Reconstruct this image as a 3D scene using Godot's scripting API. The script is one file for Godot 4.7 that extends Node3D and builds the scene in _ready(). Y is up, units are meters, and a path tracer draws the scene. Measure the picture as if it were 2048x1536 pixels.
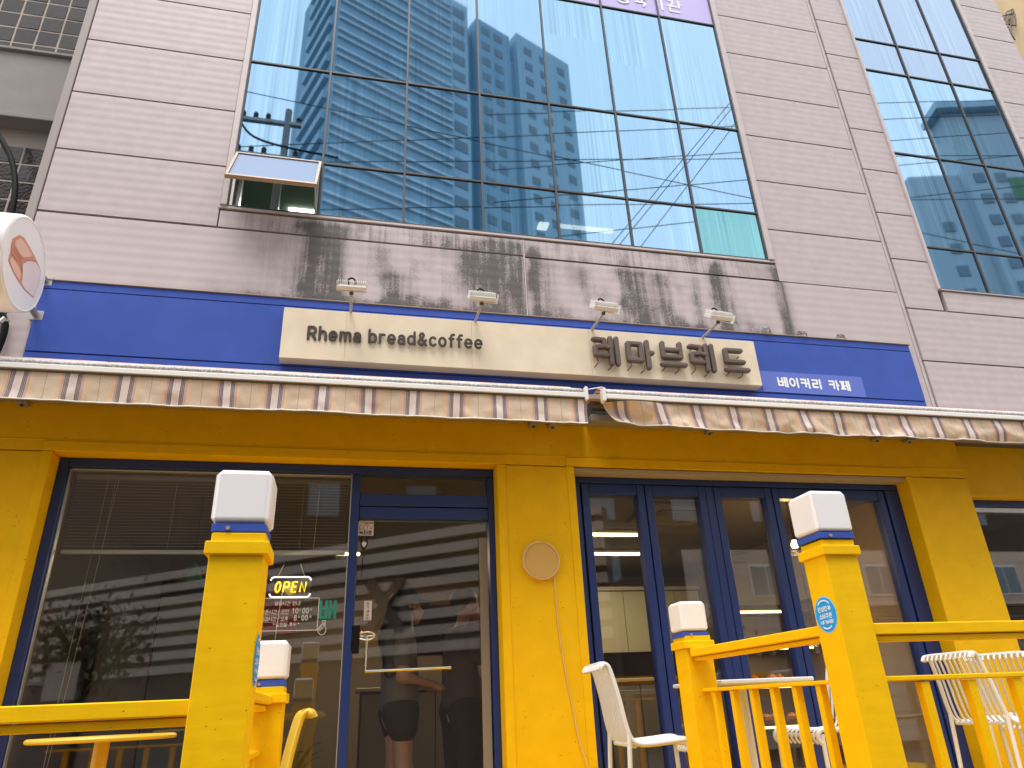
extends Node3D
# Street front of a small bakery cafe: street level is y = 0, the facade is the plane z = 0, the street lies towards +z.

var mats := {}
var taken := {}
var rng := RandomNumberGenerator.new()


# ---------------------------------------------------------------- mesh collector
class Mb:
	var v := PackedVector3Array()
	var n := PackedVector3Array()
	var uv := PackedVector2Array()
	var ix := PackedInt32Array()

	func vert(p: Vector3, nn: Vector3, t := Vector2.ZERO) -> int:
		v.append(p); n.append(nn); uv.append(t)
		return v.size() - 1

	func tri_i(a: int, b: int, c: int) -> void:   # counter-clockwise seen from outside
		ix.append(a); ix.append(c); ix.append(b)

	func tri(a: Vector3, b: Vector3, c: Vector3) -> void:
		var nn := (b - a).cross(c - a).normalized()
		tri_i(vert(a, nn), vert(b, nn), vert(c, nn))

	func quad(a: Vector3, b: Vector3, c: Vector3, d: Vector3, u := Rect2(0, 0, 1, 1)) -> void:
		var nn := (b - a).cross(d - a).normalized()
		var i := vert(a, nn, Vector2(u.position.x, u.end.y))
		vert(b, nn, u.end)
		vert(c, nn, Vector2(u.end.x, u.position.y))
		vert(d, nn, u.position)
		tri_i(i, i + 1, i + 2); tri_i(i, i + 2, i + 3)

	func box(lo: Vector3, hi: Vector3, bev := 0.0, t := Transform3D()) -> void:
		var c := (lo + hi) * 0.5
		var h := (hi - lo) * 0.5
		var b := minf(bev, minf(h.x, minf(h.y, h.z)) * 0.49)
		if b <= 0.0:
			for k in 3:
				for s in [-1.0, 1.0]:
					var a := (k + 1) % 3
					var e := (k + 2) % 3
					var q := []
					for w in [[-1, -1], [1, -1], [1, 1], [-1, 1]]:
						var p := Vector3.ZERO
						p[k] = s * h[k]
						p[a] = w[0] * h[a] * s
						p[e] = w[1] * h[e]
						q.append(t * (c + p))
					quad(q[0], q[1], q[2], q[3])
			return
		var id := {}
		for sx in [-1, 1]:
			for sy in [-1, 1]:
				for sz in [-1, 1]:
					var s := Vector3(sx, sy, sz)
					for k in 3:
						var p := Vector3.ZERO
						var nn := Vector3.ZERO
						for j in 3:
							p[j] = s[j] * (h[j] if j == k else h[j] - b)
						nn[k] = s[k]
						id[[sx, sy, sz, k]] = vert(t * (c + p), (t.basis * nn).normalized(), Vector2(p[(k + 1) % 3], p[(k + 2) % 3]))
		for k in 3:
			var a := (k + 1) % 3
			var e := (k + 2) % 3
			for s in [-1, 1]:
				var q := []
				for w in [[-1, -1], [1, -1], [1, 1], [-1, 1]]:
					var g := [0, 0, 0]
					g[k] = s; g[a] = w[0] * s; g[e] = w[1]
					q.append(id[[g[0], g[1], g[2], k]])
				tri_i(q[0], q[1], q[2]); tri_i(q[0], q[2], q[3])
			for s1 in [-1, 1]:          # edges along axis k, between the faces of axes a and e
				for s2 in [-1, 1]:
					var g0 := [0, 0, 0]
					g0[k] = -1; g0[a] = s1; g0[e] = s2
					var g1 := g0.duplicate()
					g1[k] = 1
					var q := [id[[g0[0], g0[1], g0[2], a]], id[[g0[0], g0[1], g0[2], e]], id[[g1[0], g1[1], g1[2], e]], id[[g1[0], g1[1], g1[2], a]]]
					fan_out(q, t * c)
		for sx in [-1, 1]:
			for sy in [-1, 1]:
				for sz in [-1, 1]:
					fan_out([id[[sx, sy, sz, 0]], id[[sx, sy, sz, 1]], id[[sx, sy, sz, 2]]], t * c)

	func fan_out(q: Array, c: Vector3) -> void:   # a convex face whose outside is away from c
		var nn := (v[q[1]] - v[q[0]]).cross(v[q[2]] - v[q[0]])
		var flip := nn.dot(v[q[0]] + v[q[2]] - 2.0 * c) < 0.0
		for i in range(1, q.size() - 1):
			if flip:
				tri_i(q[0], q[i + 1], q[i])
			else:
				tri_i(q[0], q[i], q[i + 1])

	func tube(pts: Array, r, seg := 8, caps := true) -> void:
		var m := pts.size()
		var side := Vector3.ZERO
		var first := v.size()
		for i in m:
			var d: Vector3 = (pts[mini(i + 1, m - 1)] - pts[maxi(i - 1, 0)]).normalized()
			if side == Vector3.ZERO:
				side = d.cross(Vector3.UP if absf(d.y) < 0.9 else Vector3.RIGHT).normalized()
			side = (side - d * side.dot(d)).normalized()
			var up := d.cross(side)
			var rr: float = r[i] if r is Array else r
			for k in seg:
				var a := TAU * k / seg
				var o := side * cos(a) + up * sin(a)
				vert(pts[i] + o * rr, o, Vector2(float(k) / seg, float(i) / maxi(m - 1, 1)))
		for i in m - 1:
			for k in seg:
				var a := first + i * seg + k
				var b := first + i * seg + (k + 1) % seg
				tri_i(a, b, b + seg); tri_i(a, b + seg, a + seg)
		if caps:
			for e in 2:
				var at := first + (m - 1) * seg * e
				var d: Vector3 = (pts[m - 1] - pts[m - 2]).normalized() if e else (pts[0] - pts[1]).normalized()
				var base := v.size()
				for k in seg:
					vert(v[at + k], d)
				for k in range(1, seg - 1):
					if e:
						tri_i(base, base + k, base + k + 1)
					else:
						tri_i(base, base + k + 1, base + k)

	func lathe(prof: Array, at: Vector3, axis := Vector3.UP, seg := 32) -> void:   # prof: Vector2(radius, height)
		var s := axis.cross(Vector3.RIGHT if absf(axis.x) < 0.9 else Vector3.UP).normalized()
		var u := axis.cross(s)
		for i in prof.size() - 1:
			var p: Vector2 = prof[i]
			var q: Vector2 = prof[i + 1]
			var nr := Vector2(q.y - p.y, p.x - q.x).normalized()
			var first := v.size()
			for k in seg + 1:
				var a := TAU * k / seg
				var o := s * cos(a) + u * sin(a)
				var nn := (o * nr.x + axis * nr.y).normalized()
				vert(at + o * p.x + axis * p.y, nn, Vector2(float(k) / seg, 0))
				vert(at + o * q.x + axis * q.y, nn, Vector2(float(k) / seg, 1))
			for k in seg:
				var a := first + k * 2
				tri_i(a, a + 2, a + 3); tri_i(a, a + 3, a + 1)

	func plate(poly: PackedVector2Array, t: Transform3D, depth: float, bev := 0.0) -> void:   # a polygon in t's xy plane, its front at z = 0, thickness behind
		var p := poly
		if Geometry2D.is_polygon_clockwise(p) == false:
			pass
		var area := 0.0
		for i in p.size():
			area += p[i].cross(p[(i + 1) % p.size()])
		if area < 0.0:
			p.reverse()
		var inner := p
		if bev > 0.0:
			inner = PackedVector2Array()
			for i in p.size():
				var d0 := (p[i] - p[i - 1]).normalized()
				var d1 := (p[(i + 1) % p.size()] - p[i]).normalized()
				var nn := (Vector2(-d0.y, d0.x) + Vector2(-d1.y, d1.x)).normalized()
				inner.append(p[i] + nn * bev)
		var zf := t.basis.z.normalized()
		var tr := Geometry2D.triangulate_polygon(inner)
		var first := v.size()
		for q in inner:
			vert(t * Vector3(q.x, q.y, 0), zf, q)
		for i in range(0, tr.size(), 3):
			var a: Vector2 = inner[tr[i]]
			if (inner[tr[i + 1]] - a).cross(inner[tr[i + 2]] - a) > 0.0:
				tri_i(first + tr[i], first + tr[i + 1], first + tr[i + 2])
			else:
				tri_i(first + tr[i], first + tr[i + 2], first + tr[i + 1])
		if depth <= 0.0:
			return
		for i in p.size():
			var j := (i + 1) % p.size()
			var top0 := t * Vector3(p[i].x, p[i].y, -bev)
			var top1 := t * Vector3(p[j].x, p[j].y, -bev)
			if bev > 0.0:
				quad(top0, top1, t * Vector3(inner[j].x, inner[j].y, 0), t * Vector3(inner[i].x, inner[i].y, 0))
			quad(t * Vector3(p[i].x, p[i].y, -depth), t * Vector3(p[j].x, p[j].y, -depth), top1, top0)
		var tb := Geometry2D.triangulate_polygon(p)
		first = v.size()
		for q in p:
			vert(t * Vector3(q.x, q.y, -depth), -zf, q)
		for i in range(0, tb.size(), 3):
			var a: Vector2 = p[tb[i]]
			if (p[tb[i + 1]] - a).cross(p[tb[i + 2]] - a) < 0.0:
				tri_i(first + tb[i], first + tb[i + 1], first + tb[i + 2])
			else:
				tri_i(first + tb[i], first + tb[i + 2], first + tb[i + 1])

	func strokes(lines: Array, t: Transform3D, w: float, depth := 0.0, bev := 0.0, step := 0.00015, round_ends := true) -> void:
		var k := 0
		for line in lines:
			for i in line.size() - 1:
				var a: Vector2 = line[i]
				var b: Vector2 = line[i + 1]
				if a.distance_to(b) < 1e-5:
					continue
				var d := (b - a).normalized()
				var s := Vector2(-d.y, d.x)
				var poly := PackedVector2Array()
				var c := 5 if round_ends else 1
				for e in 2:
					for j in c + 1:
						var f := PI * j / c if round_ends else (PI if j else 0.0)
						var o := s * cos(f) + d * sin(f) * (1.0 if round_ends else 0.0)
						poly.append((b + o * w * 0.5 if e == 0 else a - o * w * 0.5))
					# second end is walked the other way round
				plate(poly, t * Transform3D(Basis(), Vector3(0, 0, k * step)), depth, bev)
				k += 1

	func mesh() -> ArrayMesh:
		var a := []
		a.resize(Mesh.ARRAY_MAX)
		a[Mesh.ARRAY_VERTEX] = v
		a[Mesh.ARRAY_NORMAL] = n
		a[Mesh.ARRAY_TEX_UV] = uv
		a[Mesh.ARRAY_INDEX] = ix
		var m := ArrayMesh.new()
		m.add_surface_from_arrays(Mesh.PRIMITIVE_TRIANGLES, a)
		return m


# ---------------------------------------------------------------- scene helpers
func V(x: float, y: float, z: float) -> Vector3:
	return Vector3(x, y, z)


func lin(r: float, g: float, b: float, a := 1.0) -> Color:
	var c := Color(r, g, b).linear_to_srgb()
	c.a = a
	return c


func numbered(called: String) -> String:
	var k: int = taken.get(called, 0)
	taken[called] = k + 1
	return called if k == 0 else "%s_%03d" % [called, k]


func tag(o: Node, label: String, category: String, group := "") -> Node:
	o.set_meta("label", label)
	o.set_meta("category", category)
	if group:
		o.set_meta("group", group)
	return o


func thing(called: String, label: String, category: String, at := Vector3.ZERO, group := "") -> Node3D:
	var o := Node3D.new()
	o.name = numbered(called)
	o.position = at
	add_child(o)
	tag(o, label, category, group)
	return o


func put(parent: Node, called: String, m, mat: Material, at := Vector3.ZERO) -> MeshInstance3D:
	var o := MeshInstance3D.new()
	o.name = called if parent != self else numbered(called)
	o.mesh = m.mesh() if m is Mb else m
	o.material_override = mat
	o.position = at
	parent.add_child(o, true)
	return o


func struct(called: String, m, mat: Material) -> MeshInstance3D:
	var o := put(self, called, m, mat)
	o.set_meta("kind", "structure")
	return o


func bx(lo: Vector3, hi: Vector3, bev := 0.0) -> Mb:
	var m := Mb.new()
	m.box(lo, hi, bev)
	return m


func tb(pts: Array, r, seg := 8) -> Mb:
	var m := Mb.new()
	m.tube(pts, r, seg)
	return m


func curve(pts: Array, steps := 6) -> Array:     # a smooth line through the points
	var out := []
	for i in pts.size() - 1:
		var a: Vector3 = pts[maxi(i - 1, 0)]
		var d: Vector3 = pts[mini(i + 2, pts.size() - 1)]
		for k in steps:
			out.append(pts[i].cubic_interpolate(pts[i + 1], a, d, float(k) / steps))
	out.append(pts[-1])
	return out


# ---------------------------------------------------------------- textures and materials
func speckle(size: int, freq: float, lo: float, hi: float, seed_: int, stretch := Vector2.ONE, power := 1.0) -> ImageTexture:
	var f := FastNoiseLite.new()
	f.seed = seed_
	f.frequency = freq
	f.fractal_octaves = 4
	var src := f.get_seamless_image(int(size * stretch.x), int(size * stretch.y))
	src.convert(Image.FORMAT_L8)
	src.resize(size, size)
	var im := Image.create(size, size, true, Image.FORMAT_RGB8)
	for y in size:
		for x in size:
			var g := lo + (hi - lo) * pow(src.get_pixel(x, y).r, power)
			im.set_pixel(x, y, Color(g, g, g))
	return ImageTexture.create_from_image(im)


func paint_texture() -> ImageTexture:           # brushed paint with a few chips and specks
	var f := FastNoiseLite.new()
	f.seed = 4
	f.frequency = 0.012
	var src := f.get_seamless_image(512, 512)
	src.convert(Image.FORMAT_L8)
	var im := Image.create(512, 512, false, Image.FORMAT_RGB8)
	for y in 512:
		for x in 512:
			var g := 0.955 + 0.045 * src.get_pixel(x, y).r
			im.set_pixel(x, y, Color(g, g, g * 0.98))
	for i in 90:
		var c := Vector2i(rng.randi() % 512, rng.randi() % 512)
		var w := rng.randi_range(1, 4)
		var dark := rng.randf_range(0.55, 0.85)
		im.fill_rect(Rect2i(c, Vector2i(w, rng.randi_range(1, 2))), Color(dark, dark * 0.92, dark * 0.8))
	return ImageTexture.create_from_image(im)


func grain_texture() -> ImageTexture:           # grain running along x, for relief
	var f := FastNoiseLite.new()
	f.seed = 9
	f.frequency = 0.03
	f.fractal_octaves = 5
	var src := f.get_seamless_image(64, 512)
	src.convert(Image.FORMAT_L8)
	src.resize(512, 512, Image.INTERPOLATE_CUBIC)
	return ImageTexture.create_from_image(src)


func mat(key: String, c: Color, rough := 0.6, metal := 0.0) -> StandardMaterial3D:
	if mats.has(key):
		return mats[key]
	var m := StandardMaterial3D.new()
	m.resource_name = key
	m.albedo_color = c
	m.roughness = rough
	m.metallic = metal
	mats[key] = m
	return m


func tri_map(m: StandardMaterial3D, t: Texture2D, scale: float, world := true) -> void:
	m.albedo_texture = t
	m.uv1_triplanar = true
	m.uv1_world_triplanar = world
	m.uv1_scale = Vector3.ONE * scale


func glow(key: String, c: Color, e: float) -> StandardMaterial3D:
	var m := mat(key, Color(0.06, 0.06, 0.06))
	m.emission_enabled = true
	m.emission = c
	m.emission_energy_multiplier = e
	return m


func pane_mat(key: String, c: Color, a: float) -> StandardMaterial3D:
	var m := mat(key, Color(c.r, c.g, c.b, a), 0.02)
	m.transparency = BaseMaterial3D.TRANSPARENCY_ALPHA
	m.metallic_specular = 0.5
	return m


func make_materials() -> void:
	var soft := speckle(256, 0.02, 0.94, 1.0, 1)
	var fine := speckle(256, 0.09, 0.86, 1.0, 2)
	var paint := paint_texture()
	var grain := grain_texture()
	var m := mat("yellow_wood", lin(0.86, 0.50, 0.003), 0.6)
	m.metallic_specular = 0.22
	tri_map(m, paint, 1.4)
	m.heightmap_enabled = true
	m.heightmap_texture = grain
	m.heightmap_scale = 0.05
	m = mat("yellow_wall", lin(0.77, 0.45, 0.003), 0.6)
	m.metallic_specular = 0.25
	tri_map(m, paint, 0.9)
	m = mat("panel", lin(0.50, 0.425, 0.43), 0.55)
	tri_map(m, soft, 1.3)
	m = mat("panel_light", lin(0.55, 0.475, 0.475), 0.5)
	tri_map(m, soft, 1.3)
	m = mat("corner_trim", lin(0.31, 0.265, 0.25), 0.6)
	m = mat("wall_core", lin(0.11, 0.09, 0.09), 0.9)
	m = mat("blue_panel", lin(0.045, 0.093, 0.41), 0.55)
	m.metallic_specular = 0.3
	tri_map(m, soft, 0.7)
	m = mat("blue_print", lin(0.075, 0.125, 0.50), 0.35)
	m = mat("blue_frame", lin(0.009, 0.028, 0.15), 0.4)
	m = mat("blue_groove", lin(0.004, 0.006, 0.025), 0.6)
	m = mat("cream", lin(0.75, 0.635, 0.465), 0.45)
	tri_map(m, soft, 0.8)
	m = mat("letter_brown", lin(0.135, 0.092, 0.078), 0.5)
	tri_map(m, fine, 5.0)
	mat("letter_dark", lin(0.035, 0.02, 0.013), 0.5)
	m = mat("white_plastic", lin(0.80, 0.77, 0.77), 0.35)
	m.subsurf_scatter_enabled = true
	m.subsurf_scatter_strength = 0.1
	mat("white_metal", lin(0.74, 0.72, 0.70), 0.35)
	m = mat("white_dirty", lin(0.72, 0.68, 0.65), 0.5)
	tri_map(m, speckle(256, 0.05, 0.35, 1.0, 12, Vector2(1, 1), 0.6), 4.0)
	mat("white_print", lin(0.80, 0.80, 0.80), 0.6)
	mat("grey_metal", lin(0.30, 0.29, 0.28), 0.4, 0.4)
	mat("dark_metal", lin(0.055, 0.05, 0.048), 0.5)
	mat("steel", lin(0.72, 0.70, 0.66), 0.14, 1.0)
	mat("aluminium", lin(0.55, 0.53, 0.5), 0.35, 0.8)
	m = mat("black_rubber", lin(0.012, 0.012, 0.013), 0.6)
	m.metallic_specular = 0.15
	mat("mullion", lin(0.05, 0.05, 0.058), 0.5)
	mat("frame_tan", lin(0.34, 0.24, 0.17), 0.5)
	mat("beige_trim", lin(0.36, 0.30, 0.22), 0.7)
	mat("speaker_beige", lin(0.54, 0.33, 0.08), 0.6)
	mat("speaker_ring", lin(0.62, 0.42, 0.19), 0.5)
	mat("interior_wall", lin(0.24, 0.18, 0.115), 0.9)
	mat("interior_ceiling", lin(0.14, 0.115, 0.085), 0.9)
	mat("interior_floor", lin(0.03, 0.022, 0.017), 0.6)
	mat("cabinet", lin(0.46, 0.41, 0.27), 0.45)
	mat("dark_wood", lin(0.035, 0.022, 0.015), 0.5)
	mat("office_wall", lin(0.16, 0.20, 0.17), 0.9)
	mat("shade_cloth", lin(0.22, 0.19, 0.15), 0.8)
	mat("blind", lin(0.38, 0.32, 0.25), 0.6)
	mat("teal", lin(0.02, 0.27, 0.24), 0.5)
	mat("sticker_blue", lin(0.01, 0.33, 0.80), 0.4)
	mat("sticker_rim", lin(0.35, 0.60, 0.85), 0.4)
	mat("print_red", lin(0.45, 0.03, 0.03), 0.6)
	mat("print_navy", lin(0.015, 0.04, 0.16), 0.6)
	mat("print_black", lin(0.02, 0.02, 0.02), 0.6)
	mat("sticker_white", lin(0.62, 0.55, 0.54), 0.6)
	mat("bread_pink", lin(0.72, 0.62, 0.62), 0.5)
	mat("bread_tan", lin(0.72, 0.46, 0.37), 0.5)
	mat("bread_crust", lin(0.60, 0.25, 0.14), 0.5)
	mat("bread_line", lin(0.42, 0.14, 0.09), 0.5)
	m = mat("chair_white", lin(0.60, 0.60, 0.595), 0.4)
	m = mat("chair_yellow", lin(0.55, 0.36, 0.02), 0.4)
	mat("leaf", lin(0.035, 0.07, 0.02), 0.6)
	mat("loaf", lin(0.17, 0.075, 0.022), 0.6)
	mat("skin", lin(0.34, 0.20, 0.14), 0.6)
	mat("skin_tan", lin(0.30, 0.16, 0.10), 0.6)
	mat("hair", lin(0.012, 0.010, 0.010), 0.5)
	mat("shirt_grey", lin(0.105, 0.095, 0.09), 0.9)
	mat("shirt_mauve", lin(0.05, 0.036, 0.036), 0.9)
	mat("cloth_black", lin(0.012, 0.012, 0.014), 0.9)
	mat("cap_navy", lin(0.03, 0.04, 0.10), 0.9)
	m = mat("asphalt", lin(0.06, 0.06, 0.06), 0.9)
	tri_map(m, fine, 0.5)
	m = mat("paving", lin(0.24, 0.23, 0.21), 0.9)
	tri_map(m, fine, 0.5)
	m = mat("ochre_render", lin(0.62, 0.45, 0.25), 0.8)
	tri_map(m, soft, 0.5)
	m = mat("concrete_shade", lin(0.30, 0.265, 0.25), 0.8)
	tri_map(m, soft, 0.9)
	m = mat("block_glass", lin(0.035, 0.026, 0.026), 0.10)
	m.metallic_specular = 0.4
	m.heightmap_enabled = true
	m.heightmap_texture = speckle(128, 0.05, 0.0, 1.0, 31)
	m.heightmap_scale = 0.1
	m.uv1_triplanar = true
	m.uv1_world_triplanar = true
	m.uv1_scale = Vector3.ONE * 4.0
	mat("grout", lin(0.42, 0.36, 0.31), 0.8)
	mat("tower_haze_grey", lin(0.44, 0.60, 0.70), 0.8)  # blue distance haze is mixed into the tower wall colours
	mat("tower_haze_dark", lin(0.33, 0.49, 0.60), 0.8)  # darker wall tone, same distance haze in the colour
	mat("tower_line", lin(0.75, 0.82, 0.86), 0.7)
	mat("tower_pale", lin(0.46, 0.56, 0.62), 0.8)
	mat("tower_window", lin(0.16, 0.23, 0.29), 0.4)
	mat("tower_green", lin(0.12, 0.26, 0.14), 0.8)
	m = mat("brick_dark", lin(0.085, 0.06, 0.045), 0.9)
	tri_map(m, fine, 0.3)
	m = mat("brick_mid", lin(0.14, 0.11, 0.09), 0.9)
	tri_map(m, fine, 0.3)
	m = mat("siding", lin(0.68, 0.59, 0.50), 0.7)
	tri_map(m, soft, 0.3)
	mat("louvre_light", lin(0.54, 0.465, 0.42), 0.5)
	mat("louvre_dark", lin(0.10, 0.075, 0.07), 0.8)
	mat("tile_brown", lin(0.12, 0.075, 0.06), 0.8)
	mat("purple_banner", lin(0.50, 0.44, 0.78), 0.5)
	# storefront glass
	pane_mat("shop_glass", Color(0.02, 0.03, 0.03), 0.012)
	m = pane_mat("acrylic", Color(0.5, 0.5, 0.6), 0.06)
	# blue reflective office glass: a metal-coated pane with rain streaks, a little see-through
	var streak := streak_texture()
	for k in 3:
		m = mat("coated_%d" % k, lin([0.25, 0.265, 0.245][k], [0.385, 0.40, 0.39][k], [0.535, 0.545, 0.53][k], [0.93, 0.94, 0.92][k]), [0.02, 0.025, 0.02][k], 1.0)
		m.transparency = BaseMaterial3D.TRANSPARENCY_ALPHA
		m.albedo_texture = streak
		m.uv1_scale = Vector3(0.5, 0.5, 1)
		m.uv1_offset = Vector3(0.17 * k, 0.31 * k, 0)
	m = mat("coated_teal", lin(0.16, 0.35, 0.39, 0.92), 0.12, 1.0)
	m.transparency = BaseMaterial3D.TRANSPARENCY_ALPHA
	m.albedo_texture = streak
	m = mat("coated_grey", lin(0.25, 0.33, 0.45, 0.95), 0.08, 1.0)
	m.transparency = BaseMaterial3D.TRANSPARENCY_ALPHA
	m.albedo_texture = streak
	m = mat("frost_pane_sky", lin(0.24, 0.31, 0.44), 0.6, 0.0)  # frosted pane, lilac sky reflection put into its matt colour
	m.metallic_specular = 0.12
	# awning cloth
	m = mat("awning_cloth", Color.WHITE, 0.9)
	m.albedo_texture = stripe_texture()
	m = mat("stained_panel", Color.WHITE, 0.6)
	m.albedo_texture = stain_texture()
	m.texture_repeat = false


func streak_texture() -> ImageTexture:
	var f := FastNoiseLite.new()
	f.seed = 21
	f.frequency = 0.05
	f.fractal_octaves = 4
	var cloud := FastNoiseLite.new()
	cloud.seed = 5
	cloud.frequency = 0.006
	var im := Image.create(512, 256, false, Image.FORMAT_RGBA8)
	for y in 256:
		for x in 512:
			var s := f.get_noise_2d(x * 2.6, y * 0.05) * 0.6 + f.get_noise_2d(x * 0.7 + 500, y * 0.03) * 0.5
			var patch := clampf(cloud.get_noise_2d(x, y * 0.5) * 2.0 + 0.6, 0.15, 1.0)
			var g := clampf(0.93 + s * 0.20 * patch, 0.6, 1.0)
			im.set_pixel(x, y, Color(g * 0.98, g, g, 1.0))
	return ImageTexture.create_from_image(im)


func stripe_texture() -> ImageTexture:
	var im := Image.create(1024, 64, false, Image.FORMAT_RGB8)
	var beige := Color(0.79, 0.715, 0.635)
	var edge := Color(0.36, 0.31, 0.31)
	var mauve := Color(0.62, 0.55, 0.55)
	var bands := [[0.04, Color(0.87, 0.67, 0.50)], [0.012, beige], [0.05, Color(0.70, 0.63, 0.62)], [0.01, edge], [0.022, mauve], [0.008, edge], [0.03, Color(0.56, 0.49, 0.49)], [0.01, edge], [0.15, Color(0.84, 0.785, 0.77)],
		[0.01, edge], [0.03, Color(0.57, 0.5, 0.5)], [0.008, edge], [0.022, mauve], [0.01, edge], [0.05, Color(0.72, 0.65, 0.64)], [0.012, beige], [0.04, Color(0.87, 0.70, 0.55)], [0.236, beige], [0.012, Color(0.62, 0.54, 0.48)], [0.238, beige]]
	var at := 0.0
	for b in bands:
		for x in range(int(at * 1024), int((at + b[0]) * 1024)):
			for y in 64:
				im.set_pixel(x, y, b[1])
		at += b[0]
	var f := FastNoiseLite.new()
	f.frequency = 0.05
	for y in 64:
		for x in 1024:
			var g := 1.0 + 0.05 * f.get_noise_2d(x * 0.8, y * 2.0) + (0.03 if (x + y) % 2 == 0 else 0.0)
			var c := im.get_pixel(x, y)
			im.set_pixel(x, y, Color(c.r * g, c.g * g, c.b * g))
	return ImageTexture.create_from_image(im)


func stain_texture() -> ImageTexture:           # rain-borne dirt below the office windows: x -2.25..4.735, y 5.05..4.25
	var w := 1400
	var h := 160
	var im := Image.create(w, h, false, Image.FORMAT_RGB8)
	var a := FastNoiseLite.new()
	a.seed = 3
	a.frequency = 0.06
	a.fractal_octaves = 4
	var runs := [[-0.33, 0.10, 0.95, 5.0, 4.3], [-0.22, 0.05, 0.7, 5.0, 4.3], [0.25, 0.07, 0.62, 4.62, 4.3], [0.10, 0.10, 0.2, 5.0, 4.6], [0.55, 0.12, 0.28, 5.02, 4.8], [0.88, 0.10, 1.0, 5.0, 4.3], [1.02, 0.05, 0.62, 5.0, 4.3], [1.15, 0.05, 0.7, 5.0, 4.35], [1.21, 0.02, 0.8, 5.0, 4.3],
		[1.33, 0.03, 0.6, 4.98, 4.3], [1.42, 0.06, 0.34, 4.9, 4.3], [1.75, 0.03, 0.3, 4.8, 4.4], [2.08, 0.035, 0.55, 4.84, 4.3], [2.18, 0.06, 0.6, 4.84, 4.3], [2.30, 0.05, 0.4, 4.84, 4.35], [2.40, 0.035, 0.6, 4.84, 4.3], [2.47, 0.02, 0.45, 4.8, 4.3], [2.72, 0.025, 0.55, 4.83, 4.3],
		[2.93, 0.055, 0.75, 5.0, 4.35], [3.05, 0.02, 0.3, 4.9, 4.3], [3.53, 0.045, 0.85, 5.02, 4.32], [-0.6, 0.14, 0.12, 5.0, 4.5]]
	for py in h:
		for px in w:
			var x := -2.25 + 6.985 * px / w
			var y := 5.05 - 0.8 * py / h
			var n1 := a.get_noise_2d(x * 300.0, y * 10.0) + 0.5 * a.get_noise_2d(x * 900.0 + 40.0, y * 22.0)
			var n2 := a.get_noise_2d(x * 60.0 + 90.0, y * 45.0)
			var n3 := a.get_noise_2d(x * 900.0, y * 900.0)
			var d := 0.04 + 0.05 * n2
			for r in runs:
				var e: float = (x + 0.035 * n2 - r[0]) / (r[1] * 1.25)
				if absf(e) > 3.0 or y > r[3] + 0.02:
					continue
				var grow := smoothstep(r[3] + 0.02, r[3] - 0.06, y) * smoothstep(r[4] - 0.12, r[4] + 0.08, y)
				d += r[2] * exp(-e * e * 0.9) * grow * clampf(1.0 + 0.55 * n1 + 0.5 * n3 + 0.5 * n2, 0.25, 1.4)
			var grime := smoothstep(-1.3, -0.45, x) * smoothstep(4.0, 2.7, x)
			d += grime * (0.85 + 0.9 * n2) * exp(-pow(maxf(y - 4.275, 0.0) / (0.085 + 0.05 * n2), 2.0)) * (0.8 + 0.6 * n3)
			d += grime * 0.34 * (smoothstep(4.845, 4.87, y) * 0.9 + 0.25) * clampf(0.5 + 1.0 * n1 + 1.2 * n2 + 0.5 * n3, 0.0, 1.2)
			d += 0.18 * smoothstep(-0.2, 0.2, x) * smoothstep(3.4, 2.9, x) * smoothstep(0.1, 0.5, n2 + 0.5 * n3)
			d = clampf(d, 0.0, 0.92)
			var c := Color(0.50, 0.425, 0.43).lerp(Color(0.055, 0.047, 0.042), d)
			im.set_pixel(px, py, c.linear_to_srgb())
	return ImageTexture.create_from_image(im)


# ---------------------------------------------------------------- lettering
func arc(c: Vector2, r: Vector2, a0: float, a1: float, k := 14) -> Array:
	var out := []
	for i in k + 1:
		var a := deg_to_rad(lerpf(a0, a1, float(i) / k))
		out.append(c + Vector2(cos(a), sin(a)) * r)
	return out


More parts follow.
